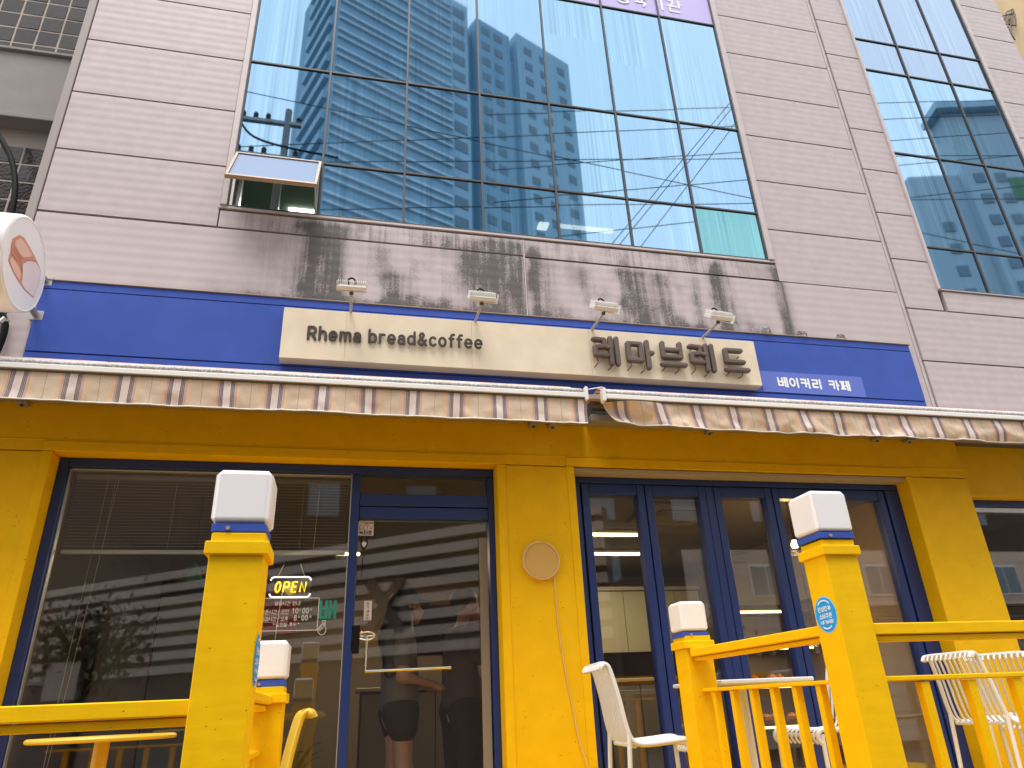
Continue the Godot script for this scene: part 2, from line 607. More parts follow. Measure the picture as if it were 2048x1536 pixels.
func cons(i: int) -> Array:                     # a consonant's strokes in the unit square, y up
	var p := func(l: Array) -> Array:
		var o := []
		for q in range(0, l.size(), 2):
			o.append(Vector2(l[q], l[q + 1]))
		return o
	match i:
		0: return [p.call([0, 1, 1, 1, 0.85, 0])]
		1: return [p.call([0, 1, 0.42, 1, 0.38, 0]), p.call([0.55, 1, 1, 1, 0.95, 0])]
		2: return [p.call([0, 1, 0, 0, 1, 0])]
		3: return [p.call([1, 1, 0, 1, 0, 0, 1, 0])]
		5: return [p.call([0, 1, 1, 1, 1, 0.5, 0, 0.5, 0, 0, 1, 0])]
		6: return [p.call([0, 1, 1, 1, 1, 0, 0, 0, 0, 1])]
		7: return [p.call([0, 1, 0, 0, 1, 0, 1, 1]), p.call([0, 0.52, 1, 0.52])]
		9: return [p.call([0.5, 1, 0.4, 0.45, 0, 0]), p.call([0.47, 0.6, 1, 0])]
		11: return [arc(Vector2(0.5, 0.5), Vector2(0.5, 0.5), 90, 450)]
		12: return [p.call([0, 1, 1, 1]), p.call([0.5, 1, 0.4, 0.5, 0, 0]), p.call([0.47, 0.6, 1, 0])]
		14: return [p.call([0.3, 1.1, 0.7, 1.1]), p.call([0, 0.8, 1, 0.8]), p.call([0.5, 0.8, 0, 0]), p.call([0.5, 0.55, 1, 0])]
		15: return [p.call([0, 1, 1, 1, 0.85, 0]), p.call([0, 0.52, 0.92, 0.52])]
		16: return [p.call([1, 1, 0, 1, 0, 0, 1, 0]), p.call([0, 0.5, 0.9, 0.5])]
		17: return [p.call([0, 1, 1, 1]), p.call([0, 0, 1, 0]), p.call([0.3, 1, 0.3, 0]), p.call([0.7, 1, 0.7, 0])]
		18: return [p.call([0.3, 1.1, 0.7, 1.1]), p.call([0, 0.85, 1, 0.85]), arc(Vector2(0.5, 0.3), Vector2(0.36, 0.3), 90, 450)]
	return []


func fit(lines: Array, r: Rect2) -> Array:
	var out := []
	for l in lines:
		var o := []
		for q in l:
			o.append(r.position + q * r.size)
		out.append(o)
	return out


func syllable(ch: String) -> Array:             # strokes of one Hangul syllable or Latin letter in the unit square, y up
	var code := ch.unicode_at(0) - 0xAC00
	if code < 0:
		return latin(ch)
	var first := code / 588
	var vowel := (code % 588) / 28
	var last: int = {1: 0, 4: 2, 7: 3, 8: 5, 16: 6, 17: 7, 19: 9, 21: 11, 22: 12}.get(code % 28, -1)
	var y0 := 0.0 if last < 0 else 0.42
	var h := 1.0 - y0
	var out := []
	var tall: bool = vowel in [0, 1, 2, 4, 5, 6, 7, 20]
	var both: bool = vowel in [9, 10, 11, 14, 16, 19]
	if tall:
		var two: bool = vowel in [1, 5, 7]
		out += fit(cons(first), Rect2(0.0, y0 + h * 0.14, 0.46 if two else 0.54, h * 0.80))
		var x := 0.86 if not two else 0.98
		out.append([Vector2(x, y0), Vector2(x, 1.0)])
		if two:
			out.append([Vector2(0.74, y0 + h * 0.03), Vector2(0.74, 1.0)])
		if vowel in [0, 2]:
			for t in ([0.5] if vowel == 0 else [0.36, 0.66]):
				out.append([Vector2(x, y0 + h * t), Vector2(1.04, y0 + h * t)])
		if vowel == 1:
			out.append([Vector2(0.74, y0 + h * 0.5), Vector2(0.98, y0 + h * 0.5)])
		if vowel in [4, 5, 6, 7]:
			var e := 0.74 if two else x
			for t in ([0.5] if vowel in [4, 5] else [0.36, 0.66]):
				out.append([Vector2(e - 0.18, y0 + h * t), Vector2(e, y0 + h * t)])
	else:
		var right := 0.62 if both else 0.90
		var base := y0 + h * (0.08 if vowel in [8, 12, 18, 9, 10, 11, 19] else 0.36)
		var low := {8: 0.46, 12: 0.46, 9: 0.46, 10: 0.46, 11: 0.46, 18: 0.30, 19: 0.30}.get(vowel, 0.54) as float
		out += fit(cons(first), Rect2(0.14 if not both else 0.04, y0 + h * low, right - 0.20, h * (0.98 - low)))
		out.append([Vector2(0.0, base), Vector2(right + 0.08, base)])
		var c := (right + 0.06) * 0.5
		if vowel in [8, 9, 10, 11]:
			out.append([Vector2(c, base), Vector2(c, base + h * 0.24)])
		if vowel == 12:
			out.append([Vector2(0.32, base), Vector2(0.32, base + h * 0.24)])
			out.append([Vector2(0.64, base), Vector2(0.64, base + h * 0.24)])
		if vowel in [13, 14, 16]:
			out.append([Vector2(c, base), Vector2(c, y0)])
		if vowel == 17:
			out.append([Vector2(0.32, base), Vector2(0.32, y0)])
			out.append([Vector2(0.64, base), Vector2(0.64, y0)])
		if both:
			out.append([Vector2(0.9, y0), Vector2(0.9, 1.0)])
			if vowel == 9:
				out.append([Vector2(0.9, y0 + h * 0.5), Vector2(1.05, y0 + h * 0.5)])
	if last >= 0:
		out += fit(cons(last), Rect2(0.16, 0.0, 0.7, 0.30))
	return out


func latin(ch: String) -> Array:
	var q := func(l: Array) -> Array:
		var o := []
		for k in range(0, l.size(), 2):
			o.append(Vector2(l[k], l[k + 1]))
		return o
	match ch:
		"O", "0": return [arc(Vector2(0.5, 0.5), Vector2(0.38, 0.5), 90, 450, 20)]
		"C": return [arc(Vector2(0.52, 0.5), Vector2(0.42, 0.5), 50, 310, 18)]
		"T": return [q.call([0, 1, 1, 1]), q.call([0.5, 1, 0.5, 0])]
		"V": return [q.call([0, 1, 0.5, 0, 1, 1])]
		"P": return [q.call([0.1, 0, 0.1, 1, 0.6, 1]), arc(Vector2(0.6, 0.74), Vector2(0.3, 0.26), 90, -90, 8) + [Vector2(0.1, 0.48)]]
		"E": return [q.call([0.85, 1, 0.12, 1, 0.12, 0, 0.85, 0]), q.call([0.12, 0.52, 0.75, 0.52])]
		"N": return [q.call([0.08, 0, 0.08, 1, 0.88, 0, 0.88, 1])]
		"U": return [q.call([0.08, 1, 0.08, 0.2, 0.3, 0, 0.7, 0, 0.9, 0.2, 0.9, 1])]
		"L": return [q.call([0.1, 1, 0.1, 0, 0.85, 0])]
		"1": return [q.call([0.25, 0.8, 0.55, 1, 0.55, 0])]
		"8": return [arc(Vector2(0.5, 0.75), Vector2(0.3, 0.25), -90, 270), arc(Vector2(0.5, 0.26), Vector2(0.38, 0.26), 90, 450)]
		"/": return [q.call([0.25, -0.1, 0.7, 1.1])]
		"*": return [q.call([0.5, 0.65, 0.5, 1]), q.call([0.3, 0.74, 0.7, 0.91]), q.call([0.3, 0.91, 0.7, 0.74])]
	return []


func round_letter(ch: String) -> Array:         # [advance, strokes], cap height 1, for the rounded Latin shop name
	var q := func(l: Array) -> Array:
		var o := []
		for k in range(0, l.size(), 2):
			o.append(Vector2(l[k], l[k + 1]))
		return o
	var ring := arc(Vector2(0.3, 0.35), Vector2(0.3, 0.35), 0, 360, 22)
	match ch:
		"R": return [0.64, [q.call([0, 0, 0, 1, 0.36, 1]) + arc(Vector2(0.36, 0.73), Vector2(0.26, 0.27), 84, -90, 10) + [Vector2(0, 0.46)], q.call([0.32, 0.46, 0.64, 0])]]
		"h": return [0.54, [q.call([0, 0, 0, 1.04]), arc(Vector2(0.27, 0.42), Vector2(0.27, 0.28), 180, 0, 12) + [Vector2(0.54, 0)]]]
		"e": return [0.6, [q.call([0.0, 0.36, 0.6, 0.36]), arc(Vector2(0.3, 0.35), Vector2(0.3, 0.35), 0, 312, 20)]]
		"m": return [0.88, [q.call([0, 0, 0, 0.7]), arc(Vector2(0.22, 0.48), Vector2(0.22, 0.22), 180, 0, 10) + [Vector2(0.44, 0)], arc(Vector2(0.66, 0.48), Vector2(0.22, 0.22), 180, 0, 10) + [Vector2(0.88, 0)]]]
		"a": return [0.52, [arc(Vector2(0.27, 0.46), Vector2(0.25, 0.24), 150, 0, 10) + [Vector2(0.52, 0)], q.call([0.52, 0.41, 0.24, 0.41]) + arc(Vector2(0.24, 0.205), Vector2(0.24, 0.205), 90, 270, 10) + q.call([0.36, 0.02, 0.52, 0.14])]]
		"b": return [0.6, [q.call([0, 0, 0, 1.04]), ring]]
		"d": return [0.6, [q.call([0.6, 0, 0.6, 1.04]), ring]]
		"r": return [0.4, [q.call([0, 0, 0, 0.7]), arc(Vector2(0.28, 0.38), Vector2(0.28, 0.32), 180, 62, 8)]]
		"c": return [0.52, [arc(Vector2(0.3, 0.35), Vector2(0.3, 0.35), 48, 312, 16)]]
		"o": return [0.6, [ring]]
		"f": return [0.4, [arc(Vector2(0.36, 0.80), Vector2(0.2, 0.23), 65, 180, 8) + [Vector2(0.16, 0)], q.call([0, 0.66, 0.38, 0.66])]]
		"&": return [0.72, [q.call([0.72, 0, 0.2, 0.62, 0.14, 0.80, 0.24, 0.98, 0.40, 0.98, 0.5, 0.82, 0.4, 0.64, 0.1, 0.42, 0.0, 0.22, 0.10, 0.04, 0.32, 0.0, 0.54, 0.14, 0.70, 0.42])]]
	return [0.4, []]


func write(m: Mb, text: String, t: Transform3D, size: float, pitch: float, w: float, wide := 0.82, depth := 0.0, bev := 0.0) -> void:
	var x := 0.0
	for ch in text:
		if ch == " ":
			x += pitch * 0.5
			continue
		m.strokes(fit(syllable(ch), Rect2(x, 0, size * wide, size)), t, w, depth, bev, 0.00012 if depth == 0.0 else 0.0004)
		x += pitch


func at(x: float, y: float, z: float) -> Transform3D:
	return Transform3D(Basis(), Vector3(x, y, z))


# ---------------------------------------------------------------- bodies
func smin(a: float, b: float, k: float) -> float:
	var h := maxf(k - absf(a - b), 0.0) / k
	return minf(a, b) - h * h * k * 0.25


func blob(bones: Array, k: float, cell: float, m: Mb) -> Mb:      # bones: [from, to, radius, radius]
	var lo := Vector3.ONE * 1e9
	var hi := -lo
	for b in bones:
		var r: float = maxf(b[2], b[3]) + 2.5 * cell + k * 0.3
		for p in [b[0], b[1]]:
			lo = lo.min(p - Vector3.ONE * r)
			hi = hi.max(p + Vector3.ONE * r)
	var nx := int((hi.x - lo.x) / cell) + 2
	var ny := int((hi.y - lo.y) / cell) + 2
	var nz := int((hi.z - lo.z) / cell) + 2
	var f := PackedFloat32Array()
	f.resize(nx * ny * nz)
	f.fill(1.0)
	for b in bones:
		var pa: Vector3 = b[0]
		var ba: Vector3 = b[1] - b[0]
		var ll := maxf(ba.length_squared(), 1e-9)
		var r: float = maxf(b[2], b[3]) + 2.0 * cell + k * 0.3
		var l0: Vector3 = (pa.min(b[1]) - Vector3.ONE * r - lo) / cell
		var h0: Vector3 = (pa.max(b[1]) + Vector3.ONE * r - lo) / cell
		for z in range(maxi(0, int(l0.z)), mini(nz, int(h0.z) + 1)):
			for y in range(maxi(0, int(l0.y)), mini(ny, int(h0.y) + 1)):
				var row := (z * ny + y) * nx
				for x in range(maxi(0, int(l0.x)), mini(nx, int(h0.x) + 1)):
					var p := lo + Vector3(x, y, z) * cell - pa
					var t := clampf(p.dot(ba) / ll, 0.0, 1.0)
					var d := (p - ba * t).length() - lerpf(b[2], b[3], t)
					f[row + x] = smin(f[row + x], d, k)
	var id := {}
	for z in nz - 1:
		for y in ny - 1:
			for x in nx - 1:
				var i := (z * ny + y) * nx + x
				var c := [f[i], f[i + 1], f[i + nx], f[i + nx + 1], f[i + nx * ny], f[i + nx * ny + 1], f[i + nx * ny + nx], f[i + nx * ny + nx + 1]]
				var inside := 0
				for w in c:
					inside += 1 if w < 0.0 else 0
				if inside == 0 or inside == 8:
					continue
				var sum := Vector3.ZERO
				var cnt := 0
				for e in [[0, 1], [2, 3], [4, 5], [6, 7], [0, 2], [1, 3], [4, 6], [5, 7], [0, 4], [1, 5], [2, 6], [3, 7]]:
					var a: float = c[e[0]]
					var d: float = c[e[1]]
					if (a < 0.0) != (d < 0.0):
						var s := a / (a - d)
						var p0 := Vector3(e[0] & 1, (e[0] >> 1) & 1, e[0] >> 2)
						var p1 := Vector3(e[1] & 1, (e[1] >> 1) & 1, e[1] >> 2)
						sum += p0.lerp(p1, s)
						cnt += 1
				var g := Vector3(c[1] + c[3] + c[5] + c[7] - c[0] - c[2] - c[4] - c[6], c[2] + c[3] + c[6] + c[7] - c[0] - c[1] - c[4] - c[5], c[4] + c[5] + c[6] + c[7] - c[0] - c[1] - c[2] - c[3])
				id[i] = m.vert(lo + (Vector3(x, y, z) + sum / cnt) * cell, g.normalized())
	var step := [1, nx, nx * ny]
	for i in id:
		for ax in 3:
			var u: int = step[(ax + 1) % 3]
			var w: int = step[(ax + 2) % 3]
			if i + step[ax] >= f.size() or not (id.has(i - u) and id.has(i - w) and id.has(i - u - w)):
				continue
			var a := f[i]
			var b := f[i + step[ax]]
			if (a < 0.0) == (b < 0.0):
				continue
			if a < 0.0:
				m.tri_i(id[i], id[i - u], id[i - u - w]); m.tri_i(id[i], id[i - u - w], id[i - w])
			else:
				m.tri_i(id[i], id[i - u - w], id[i - u]); m.tri_i(id[i], id[i - w], id[i - u - w])
	return m


func body(bones: Array, k := 0.05, cell := 0.014) -> Mb:
	return blob(bones, k, cell, Mb.new())


# ---------------------------------------------------------------- the place
func _ready() -> void:
	rng.seed = 7
	var cam := Camera3D.new()
	cam.name = "camera"
	cam.transform = Transform3D(Basis(Vector3(0.97573, -0.04103, 0.21509), Vector3(-0.05338, 0.90821, 0.41518), Vector3(-0.21238, -0.41659, 0.88393)).orthonormalized(), Vector3(0, 1.55, 4.6))
	cam.fov = 56.82
	cam.near = 0.05
	cam.far = 600.0
	add_child(cam)
	cam.current = true
	var env := Environment.new()
	env.background_mode = Environment.BG_SKY
	var sky := Sky.new()
	var sm := ProceduralSkyMaterial.new()
	sm.sky_top_color = Color(0.915, 0.92, 0.93)
	sm.sky_horizon_color = Color(0.92, 0.92, 0.92)
	sm.sky_curve = 0.3
	sm.sky_energy_multiplier = 1.0
	sm.ground_bottom_color = Color(0.35, 0.34, 0.33)
	sm.ground_horizon_color = Color(0.6, 0.6, 0.6)
	sky.sky_material = sm
	env.sky = sky
	env.tonemap_mode = Environment.TONE_MAPPER_LINEAR
	env.tonemap_exposure = 2.8
	env.sdfgi_enabled = true
	env.ssao_enabled = true
	env.ssil_enabled = true
	var we := WorldEnvironment.new()
	we.name = "world"
	we.environment = env
	add_child(we)
	var sun := DirectionalLight3D.new()
	sun.name = "sun"
	sun.light_energy = 0.42
	sun.light_color = Color(1.0, 0.97, 0.94)
	sun.light_angular_distance = 30.0
	sun.shadow_enabled = true
	sun.sky_mode = DirectionalLight3D.SKY_MODE_LIGHT_ONLY
	sun.look_at_from_position(Vector3(-1.2, 9, 2.9), Vector3.ZERO)
	add_child(sun)

	make_materials()
	build_ground()
	build_facade()
	build_storefront()
	build_interior()
	build_signs()
	build_awnings()
	build_railings()
	build_furniture()
	build_people()
	build_glass_notices()
	build_street_side()


func build_ground() -> void:
	var m := Mb.new()
	m.quad(V(-300, 0, 300), V(300, 0, 300), V(300, 0, -300), V(-300, 0, -300))
	struct("ground", m, mats["asphalt"])
	struct("pavement", bx(V(-14, 0.0, 0.2), V(16, 0.12, 3.2), 0.02), mats["paving"])
	# raised decks of boards left and right of the landing before the door
	for d in [[-2.3, -0.4, 0.40, 2.5, 0.75], [-0.4, 1.6, 0.05, 1.45, 0.75], [1.6, 5.6, 0.05, 2.2, 0.91]]:
		var deck := Node3D.new()
		deck.name = numbered("deck")
		add_child(deck)
		deck.set_meta("kind", "structure")
		var z: float = d[2]
		var mesh := bx(V(d[0], d[4] - 0.03, 0), V(d[1], d[4], 0.115), 0.004).mesh()
		while z < d[3]:
			put(deck, "plank", mesh, mats["yellow_wood"], V(0, 0, z))
			z += 0.121
		put(deck, "deck_frame", bx(V(d[0] + 0.01, 0.125, d[2] + 0.05), V(d[1] - 0.01, d[4] - 0.033, d[3] - 0.02)), mats["dark_wood"])
	for s in 4:
		struct("step", bx(V(-0.2, 0.122, 2.9 - 0.3 * s - 0.3), V(1.8, 0.12 + 0.157 * (s + 1), 2.9 - 0.3 * s), 0.01), mats["yellow_wood"])


func ribbed(x0: float, x1: float, y0: float, y1: float, stained := false, zf := 0.0) -> Mb:
	var m := Mb.new()
	var waves := maxi(2, int(round((y1 - y0) / 0.078)))
	var steps := waves * 6
	var prev := -1
	for i in steps + 1:
		var t := float(i) / steps
		var y := lerpf(y0, y1, t)
		var ph := TAU * waves * t
		var z := zf - 0.0008 * (0.5 + 0.5 * cos(ph))
		var slope := 0.0008 * 0.5 * sin(ph) * TAU * waves / (y1 - y0)
		var nn := V(0, -slope, 1).normalized()
		var u := func(x: float) -> Vector2:
			return Vector2((x + 2.25) / 6.985, (5.05 - y) / 0.8) if stained else Vector2(x, y)
		var a := m.vert(V(x0, y, z), nn, u.call(x0))
		m.vert(V(x1, y, z), nn, u.call(x1))
		if prev >= 0:
			m.tri_i(prev, prev + 1, a + 1); m.tri_i(prev, a + 1, a)
		prev = a
	var zb := zf - 0.035
	var z0 := zf - 0.003
	var us := Rect2((x0 + 2.25) / 6.985, 0.45, 0.002, 0.002) if stained else Rect2(0, 0, 1, 1)
	m.quad(V(x0, y0, zb), V(x1, y0, zb), V(x1, y0, z0), V(x0, y0, z0), us)
	m.quad(V(x0, y1, z0), V(x1, y1, z0), V(x1, y1, zb), V(x0, y1, zb), us)
	m.quad(V(x0, y0, zb), V(x0, y0, z0), V(x0, y1, z0), V(x0, y1, zb), us)
	m.quad(V(x1, y0, z0), V(x1, y0, zb), V(x1, y1, zb), V(x1, y1, z0), us)
	return m


var cafe: Node3D


func build_facade() -> void:
	cafe = thing("cafe_building", "grey panelled building with blue office glass above a yellow and blue cafe front", "building")
	var core := Mb.new()
	for b in [[-2.31, 3.42, 4.84, 4.9], [4.845, 3.42, 7.6, 4.9], [-2.31, 4.903, -1.06, 10.0], [3.52, 4.903, 5.2, 10.0], [6.95, 4.903, 7.6, 10.0], [-1.057, 4.903, 3.517, 5.02], [5.203, 4.903, 6.947, 4.92]]:
		core.box(V(b[0], b[1], -0.30), V(b[2], b[3], -0.036))
	core.box(V(-2.31, 0, -7.0), V(7.6, 10.0, -6.8))
	core.box(V(-2.31, 0, -6.79), V(-2.2, 10.0, -0.31))
	core.box(V(7.5, 0, -6.79), V(7.6, 10.0, -0.31))
	core.box(V(-2.31, 10.003, -7.0), V(7.6, 10.2, -0.02))
	put(cafe, "wall_core", core, mats["wall_core"])
	var g := 0.007
	var add_panel := func(x0: float, x1: float, y0: float, y1: float, dirty := false) -> void:
		put(cafe, "wall_panel", ribbed(x0, x1, y0 + g, y1 - g, dirty), mats["stained_panel"] if dirty else mats["panel"])
	for i in 9:
		add_panel.call(-2.25, -1.075, 4.865 + 0.565 * i, 4.865 + 0.565 * (i + 1))
		add_panel.call(3.545, 4.733, 4.845 + 0.561 * i, 4.845 + 0.561 * (i + 1))
	add_panel.call(-2.25, 1.245, 3.42, 4.86, true)
	add_panel.call(1.262, 4.733, 3.42, 4.85, true)
	add_panel.call(-1.065, 1.245, 4.862, 5.022, true)
	add_panel.call(1.262, 3.54, 4.852, 5.022, true)
	for i in 10:
		var y := 4.69 + 0.5345 * i
		add_panel.call(4.79, 5.187, y, y + 0.5345)
		if i > 0:
			add_panel.call(6.975, 7.59, 4.69 + 0.5345 * i - 0.3, 5.2245 + 0.5345 * i - 0.3)
	add_panel.call(4.79, 7.59, 4.16, 4.69)
	add_panel.call(4.79, 7.59, 3.63, 4.16)
	add_panel.call(4.79, 7.59, 3.42, 3.63)
	add_panel.call(5.235, 7.59, 4.69, 4.912)
	# trims and cover strips
	for t in [[-2.318, 3.42, -2.258, 10.0, 0.006], [-1.07, 5.06, -1.022, 10.0, 0.02], [3.482, 5.06, 3.538, 10.0, 0.02], [5.19, 4.92, 5.22, 10.0, 0.02], [6.922, 4.92, 6.97, 10.0, 0.02]]:
		put(cafe, "edge_trim", bx(V(t[0], t[1], -0.05), V(t[2], t[3], t[4]), 0.006), mats["corner_trim" if t[0] < -2.0 else "panel_light"])
	put(cafe, "joint_strip", bx(V(4.738, 3.42, -0.05), V(4.752, 10.0, 0.004), 0.003), mats["panel_light"])
	put(cafe, "joint_strip", bx(V(4.754, 3.42, -0.05), V(4.785, 10.0, -0.012), 0.003), mats["panel_light"])
	put(cafe, "joint_strip", bx(V(1.248, 4.29, -0.03), V(1.259, 5.02, 0.003), 0.002), mats["panel_light"])
	put(cafe, "window_sill", bx(V(-1.085, 5.036, -0.06), V(3.545, 5.058, 0.005), 0.003), mats["panel_light"])
	put(cafe, "window_sill", bx(V(5.19, 4.914, -0.06), V(6.97, 4.926, 0.012), 0.004), mats["panel_light"])
	curtain([-1.02, -0.365, 0.285, 0.928, 1.57, 2.215, 2.85, 3.48], [5.06, 5.575, 6.577, 8.035, 9.4], true)
	curtain([5.22, 5.785, 6.355, 6.92], [4.928, 5.41, 6.577, 7.76, 8.24, 9.5], false)
	# office rooms behind the coated glass
	var room := Mb.new()
	room.box(V(-2.19, 4.6, -6.0), V(7.49, 4.85, -0.31))
	room.box(V(-2.19, 6.42, -6.0), V(7.49, 6.56, -0.09))
	room.box(V(-2.19, 8.06, -6.0), V(7.49, 8.2, -0.09))
	room.box(V(-2.19, 4.853, -6.2), V(7.49, 9.99, -6.003))
	put(cafe, "office_room", room, mats["office_wall"])
	for l in [[2.05, 2.72, -1.5, 0.05], [1.86, 1.97, -1.5, 0.12], [-0.80, -0.52, -1.7, 0.45]]:
		var lamp := put(cafe, "office_light", bx(V(l[0], 6.395, l[2] - l[3]), V(l[1], 6.417, l[2])), glow("office_lamp", Color(0.96, 1.0, 0.94), 2.6))
		lamp.set_meta("label", "lit ceiling light seen through the office glass")
		var al := AreaLight3D.new()
		al.name = "office_light_area"
		al.area_size = Vector2(l[1] - l[0], l[3])
		al.light_energy = 0.8
		al.light_color = Color(0.95, 1.0, 0.93)
		al.shadow_enabled = true
		al.area_range = 12.0
		al.area_attenuation = 2.0
		al.position = V((l[0] + l[1]) * 0.5, 6.385, l[2] - l[3] * 0.5)
		al.rotation.x = -PI / 2
		add_child(al)
	put(cafe, "office_shelf", bx(V(-0.36, 6.1, -1.6), V(0.0, 6.25, -1.5)), mats["cabinet"])
	# wing of glass bricks, set back on the left
	var wing := thing("glass_block_wing", "set-back stair wing with dark glass block windows left of the panels", "building")
	put(wing, "wall", bx(V(-8, 0, -1.4), V(-2.32, 4.8, -0.86)), mats["concrete_shade"])
	put(wing, "wall", bx(V(-8, 6.36, -1.4), V(-2.32, 7.08, -0.74)), mats["concrete_shade"])
	put(wing, "wall", bx(V(-8, 0, -6.5), V(-2.32, 10, -6.3)), mats["concrete_shade"])
	put(wing, "lintel", bx(V(-8, 6.30, -0.98), V(-2.32, 6.355, -0.70), 0.01), mats["concrete_shade"])
	put(wing, "sill", bx(V(-8, 7.083, -0.98), V(-2.32, 7.12, -0.71), 0.008), mats["concrete_shade"])
	put(wing, "mortar", bx(V(-5.2, 4.803, -0.93), V(-2.33, 6.298, -0.852)), mats["grout"])
	put(wing, "mortar", bx(V(-5.2, 7.123, -0.93), V(-2.33, 9.4, -0.852)), mats["grout"])
	var shapes := []
	for k in 3:
		shapes.append(bx(V(-0.0885, -0.0885, -0.04), V(0.0885, 0.0885, 0.02), 0.007).mesh())
	for r in 20:
		var y := 4.90 + r * 0.187 if r < 7 else 7.22 + (r - 7) * 0.187
		if y > 9.4 or (r < 7 and y > 6.25):
			continue
		for c in 9:
			var o := put(wing, "glass_block", shapes[(r * 5 + c) % 3], mats["block_glass"], V(-2.43 - c * 0.187, y, -0.868))
			o.rotation = V(rng.randf_range(-0.02, 0.02), rng.randf_range(-0.02, 0.02), 0)
	# neighbour on the right with an ochre wall, and a dry creeper hanging from it
	var nb := thing("ochre_neighbour", "plain ochre rendered building at the right edge of the panels", "building")
	put(nb, "wall", bx(V(7.75, 0, -5.0), V(14, 13.0, -0.25)), mats["ochre_render"])
	var cr := thing("dry_creeper", "bare dry creeper twigs on the ochre wall", "plant", V(8.2, 9.1, -0.24))
	for i in 7:
		var p := V(0.0, 0.6, 0.02)
		var pts := [p]
		for k in 6:
			p += V(rng.randf_range(-0.16, 0.02), rng.randf_range(-0.17, 0.0), rng.randf_range(-0.005, 0.02))
			pts.append(p)
		put(cr, "twig", tb(pts, 0.008, 5), mats["dark_wood"])


func curtain(xs: Array, ys: Array, main: bool) -> void:
	var frame := Mb.new()
	for x in xs:
		frame.box(V(x - 0.009, ys[0], -0.09), V(x + 0.009, ys[-1], 0.003), 0.002)
	put(cafe, "curtain_frame", frame, mats["mullion"])
	var holder := put(cafe, "curtain_wall", bx(V(xs[0], ys[0], -0.088), V(xs[-1], ys[0] + 0.012, 0.002), 0.002), mats["mullion"])
	for i in range(1, ys.size() - 1):
		for j in xs.size() - 1:
			put(holder, "transom", bx(V(xs[j] + 0.0095, ys[i] - 0.009, -0.09), V(xs[j + 1] - 0.0095, ys[i] + 0.009, 0.001), 0.002), mats["mullion"])
	for i in ys.size() - 1:
		for j in xs.size() - 1:
			if main and i == 0 and j == 0:
				continue
			var w: float = xs[j + 1] - xs[j] - 0.018
			var h: float = ys[i + 1] - ys[i] - 0.018
			var m := Mb.new()
			var u0 := rng.randf()
			m.quad(V(-w / 2, -h / 2, 0), V(w / 2, -h / 2, 0), V(w / 2, h / 2, 0), V(-w / 2, h / 2, 0), Rect2(u0, rng.randf(), w * 0.9, h * 0.55))
			var mm: StandardMaterial3D = mats["coated_%d" % (rng.randi() % 3)]
			if main and i == 0 and j == 6:
				mm = mats["coated_teal"]
			if not main and i >= 3:
				mm = mats["coated_grey"]
			var banner: bool = main and i == 3 and j >= 4
			var o := put(holder, "pane", m, mats["purple_banner"] if banner else mm, V((xs[j] + xs[j + 1]) / 2, (ys[i] + ys[i + 1]) / 2, -0.012))
			o.rotation_degrees = V(rng.randf_range(-0.06, 0.06), rng.randf_range(-0.06, 0.06), 0)
			if banner:
				o.set_meta("label", "lavender banner behind the top office pane")
	if main:
		var t := Mb.new()
		write(t, "양육기관", at(2.40, 8.15, -0.008), 0.17, 0.192, 0.026, 0.86)
		var o := put(holder, "banner_lettering", t, mats["white_print"])
		o.set_meta("label", "white lettering on the lavender banner")
		# top-hung sash standing open at the lower left of the glass
		var sash := put(cafe, "open_window", bx(V(-1.018, 5.062, -0.10), V(-0.99, 5.565, 0.0), 0.003), mats["aluminium"])
		put(sash, "jamb", bx(V(-0.395, 5.062, -0.10), V(-0.378, 5.565, 0.0), 0.003), mats["aluminium"])
		put(sash, "jamb", bx(V(-0.985, 5.063, -0.12), V(-0.955, 5.565, -0.05), 0.003), mats["aluminium"])
		put(sash, "inner_mullion", bx(V(-0.735, 5.063, -0.16), V(-0.675, 5.565, -0.10), 0.003), mats["aluminium"])
		put(sash, "sill_plate", bx(V(-1.0, 5.0605, -0.14), V(-0.40, 5.075, -0.005), 0.003), mats["aluminium"])
		var hinge := Transform3D(Basis(Vector3.RIGHT, deg_to_rad(-30.0)), V(-0.692, 5.563, 0.008))
		var fr := Mb.new()
		fr.box(V(-0.322, -0.51, -0.016), V(0.322, -0.482, 0.016), 0.003, hinge)
		fr.box(V(-0.322, -0.481, -0.016), V(-0.300, -0.022, 0.016), 0.003, hinge)
		fr.box(V(0.300, -0.481, -0.016), V(0.322, -0.022, 0.016), 0.003, hinge)
		fr.box(V(-0.322, -0.021, -0.016), V(0.322, 0.0, 0.016), 0.003, hinge)
		put(sash, "sash_frame", fr, mats["frame_tan"])
		var gl := Mb.new()
		gl.box(V(-0.299, -0.481, -0.004), V(0.299, -0.022, 0.004), 0.0, hinge)
		put(sash, "sash_pane", gl, mats["frost_pane_sky"])
		put(sash, "stay", tb([V(-0.39, 5.08, -0.02), V(-0.385, 5.135, 0.24)], 0.006, 6), mats["aluminium"])


func frame_bar(parent: Node, called: String, x0: float, y0: float, x1: float, y1: float, zf := -0.12, zb := -0.21, m := "blue_frame") -> MeshInstance3D:
	return put(parent, called, bx(V(x0, y0, zb), V(x1, y1, zf), 0.004), mats[m])


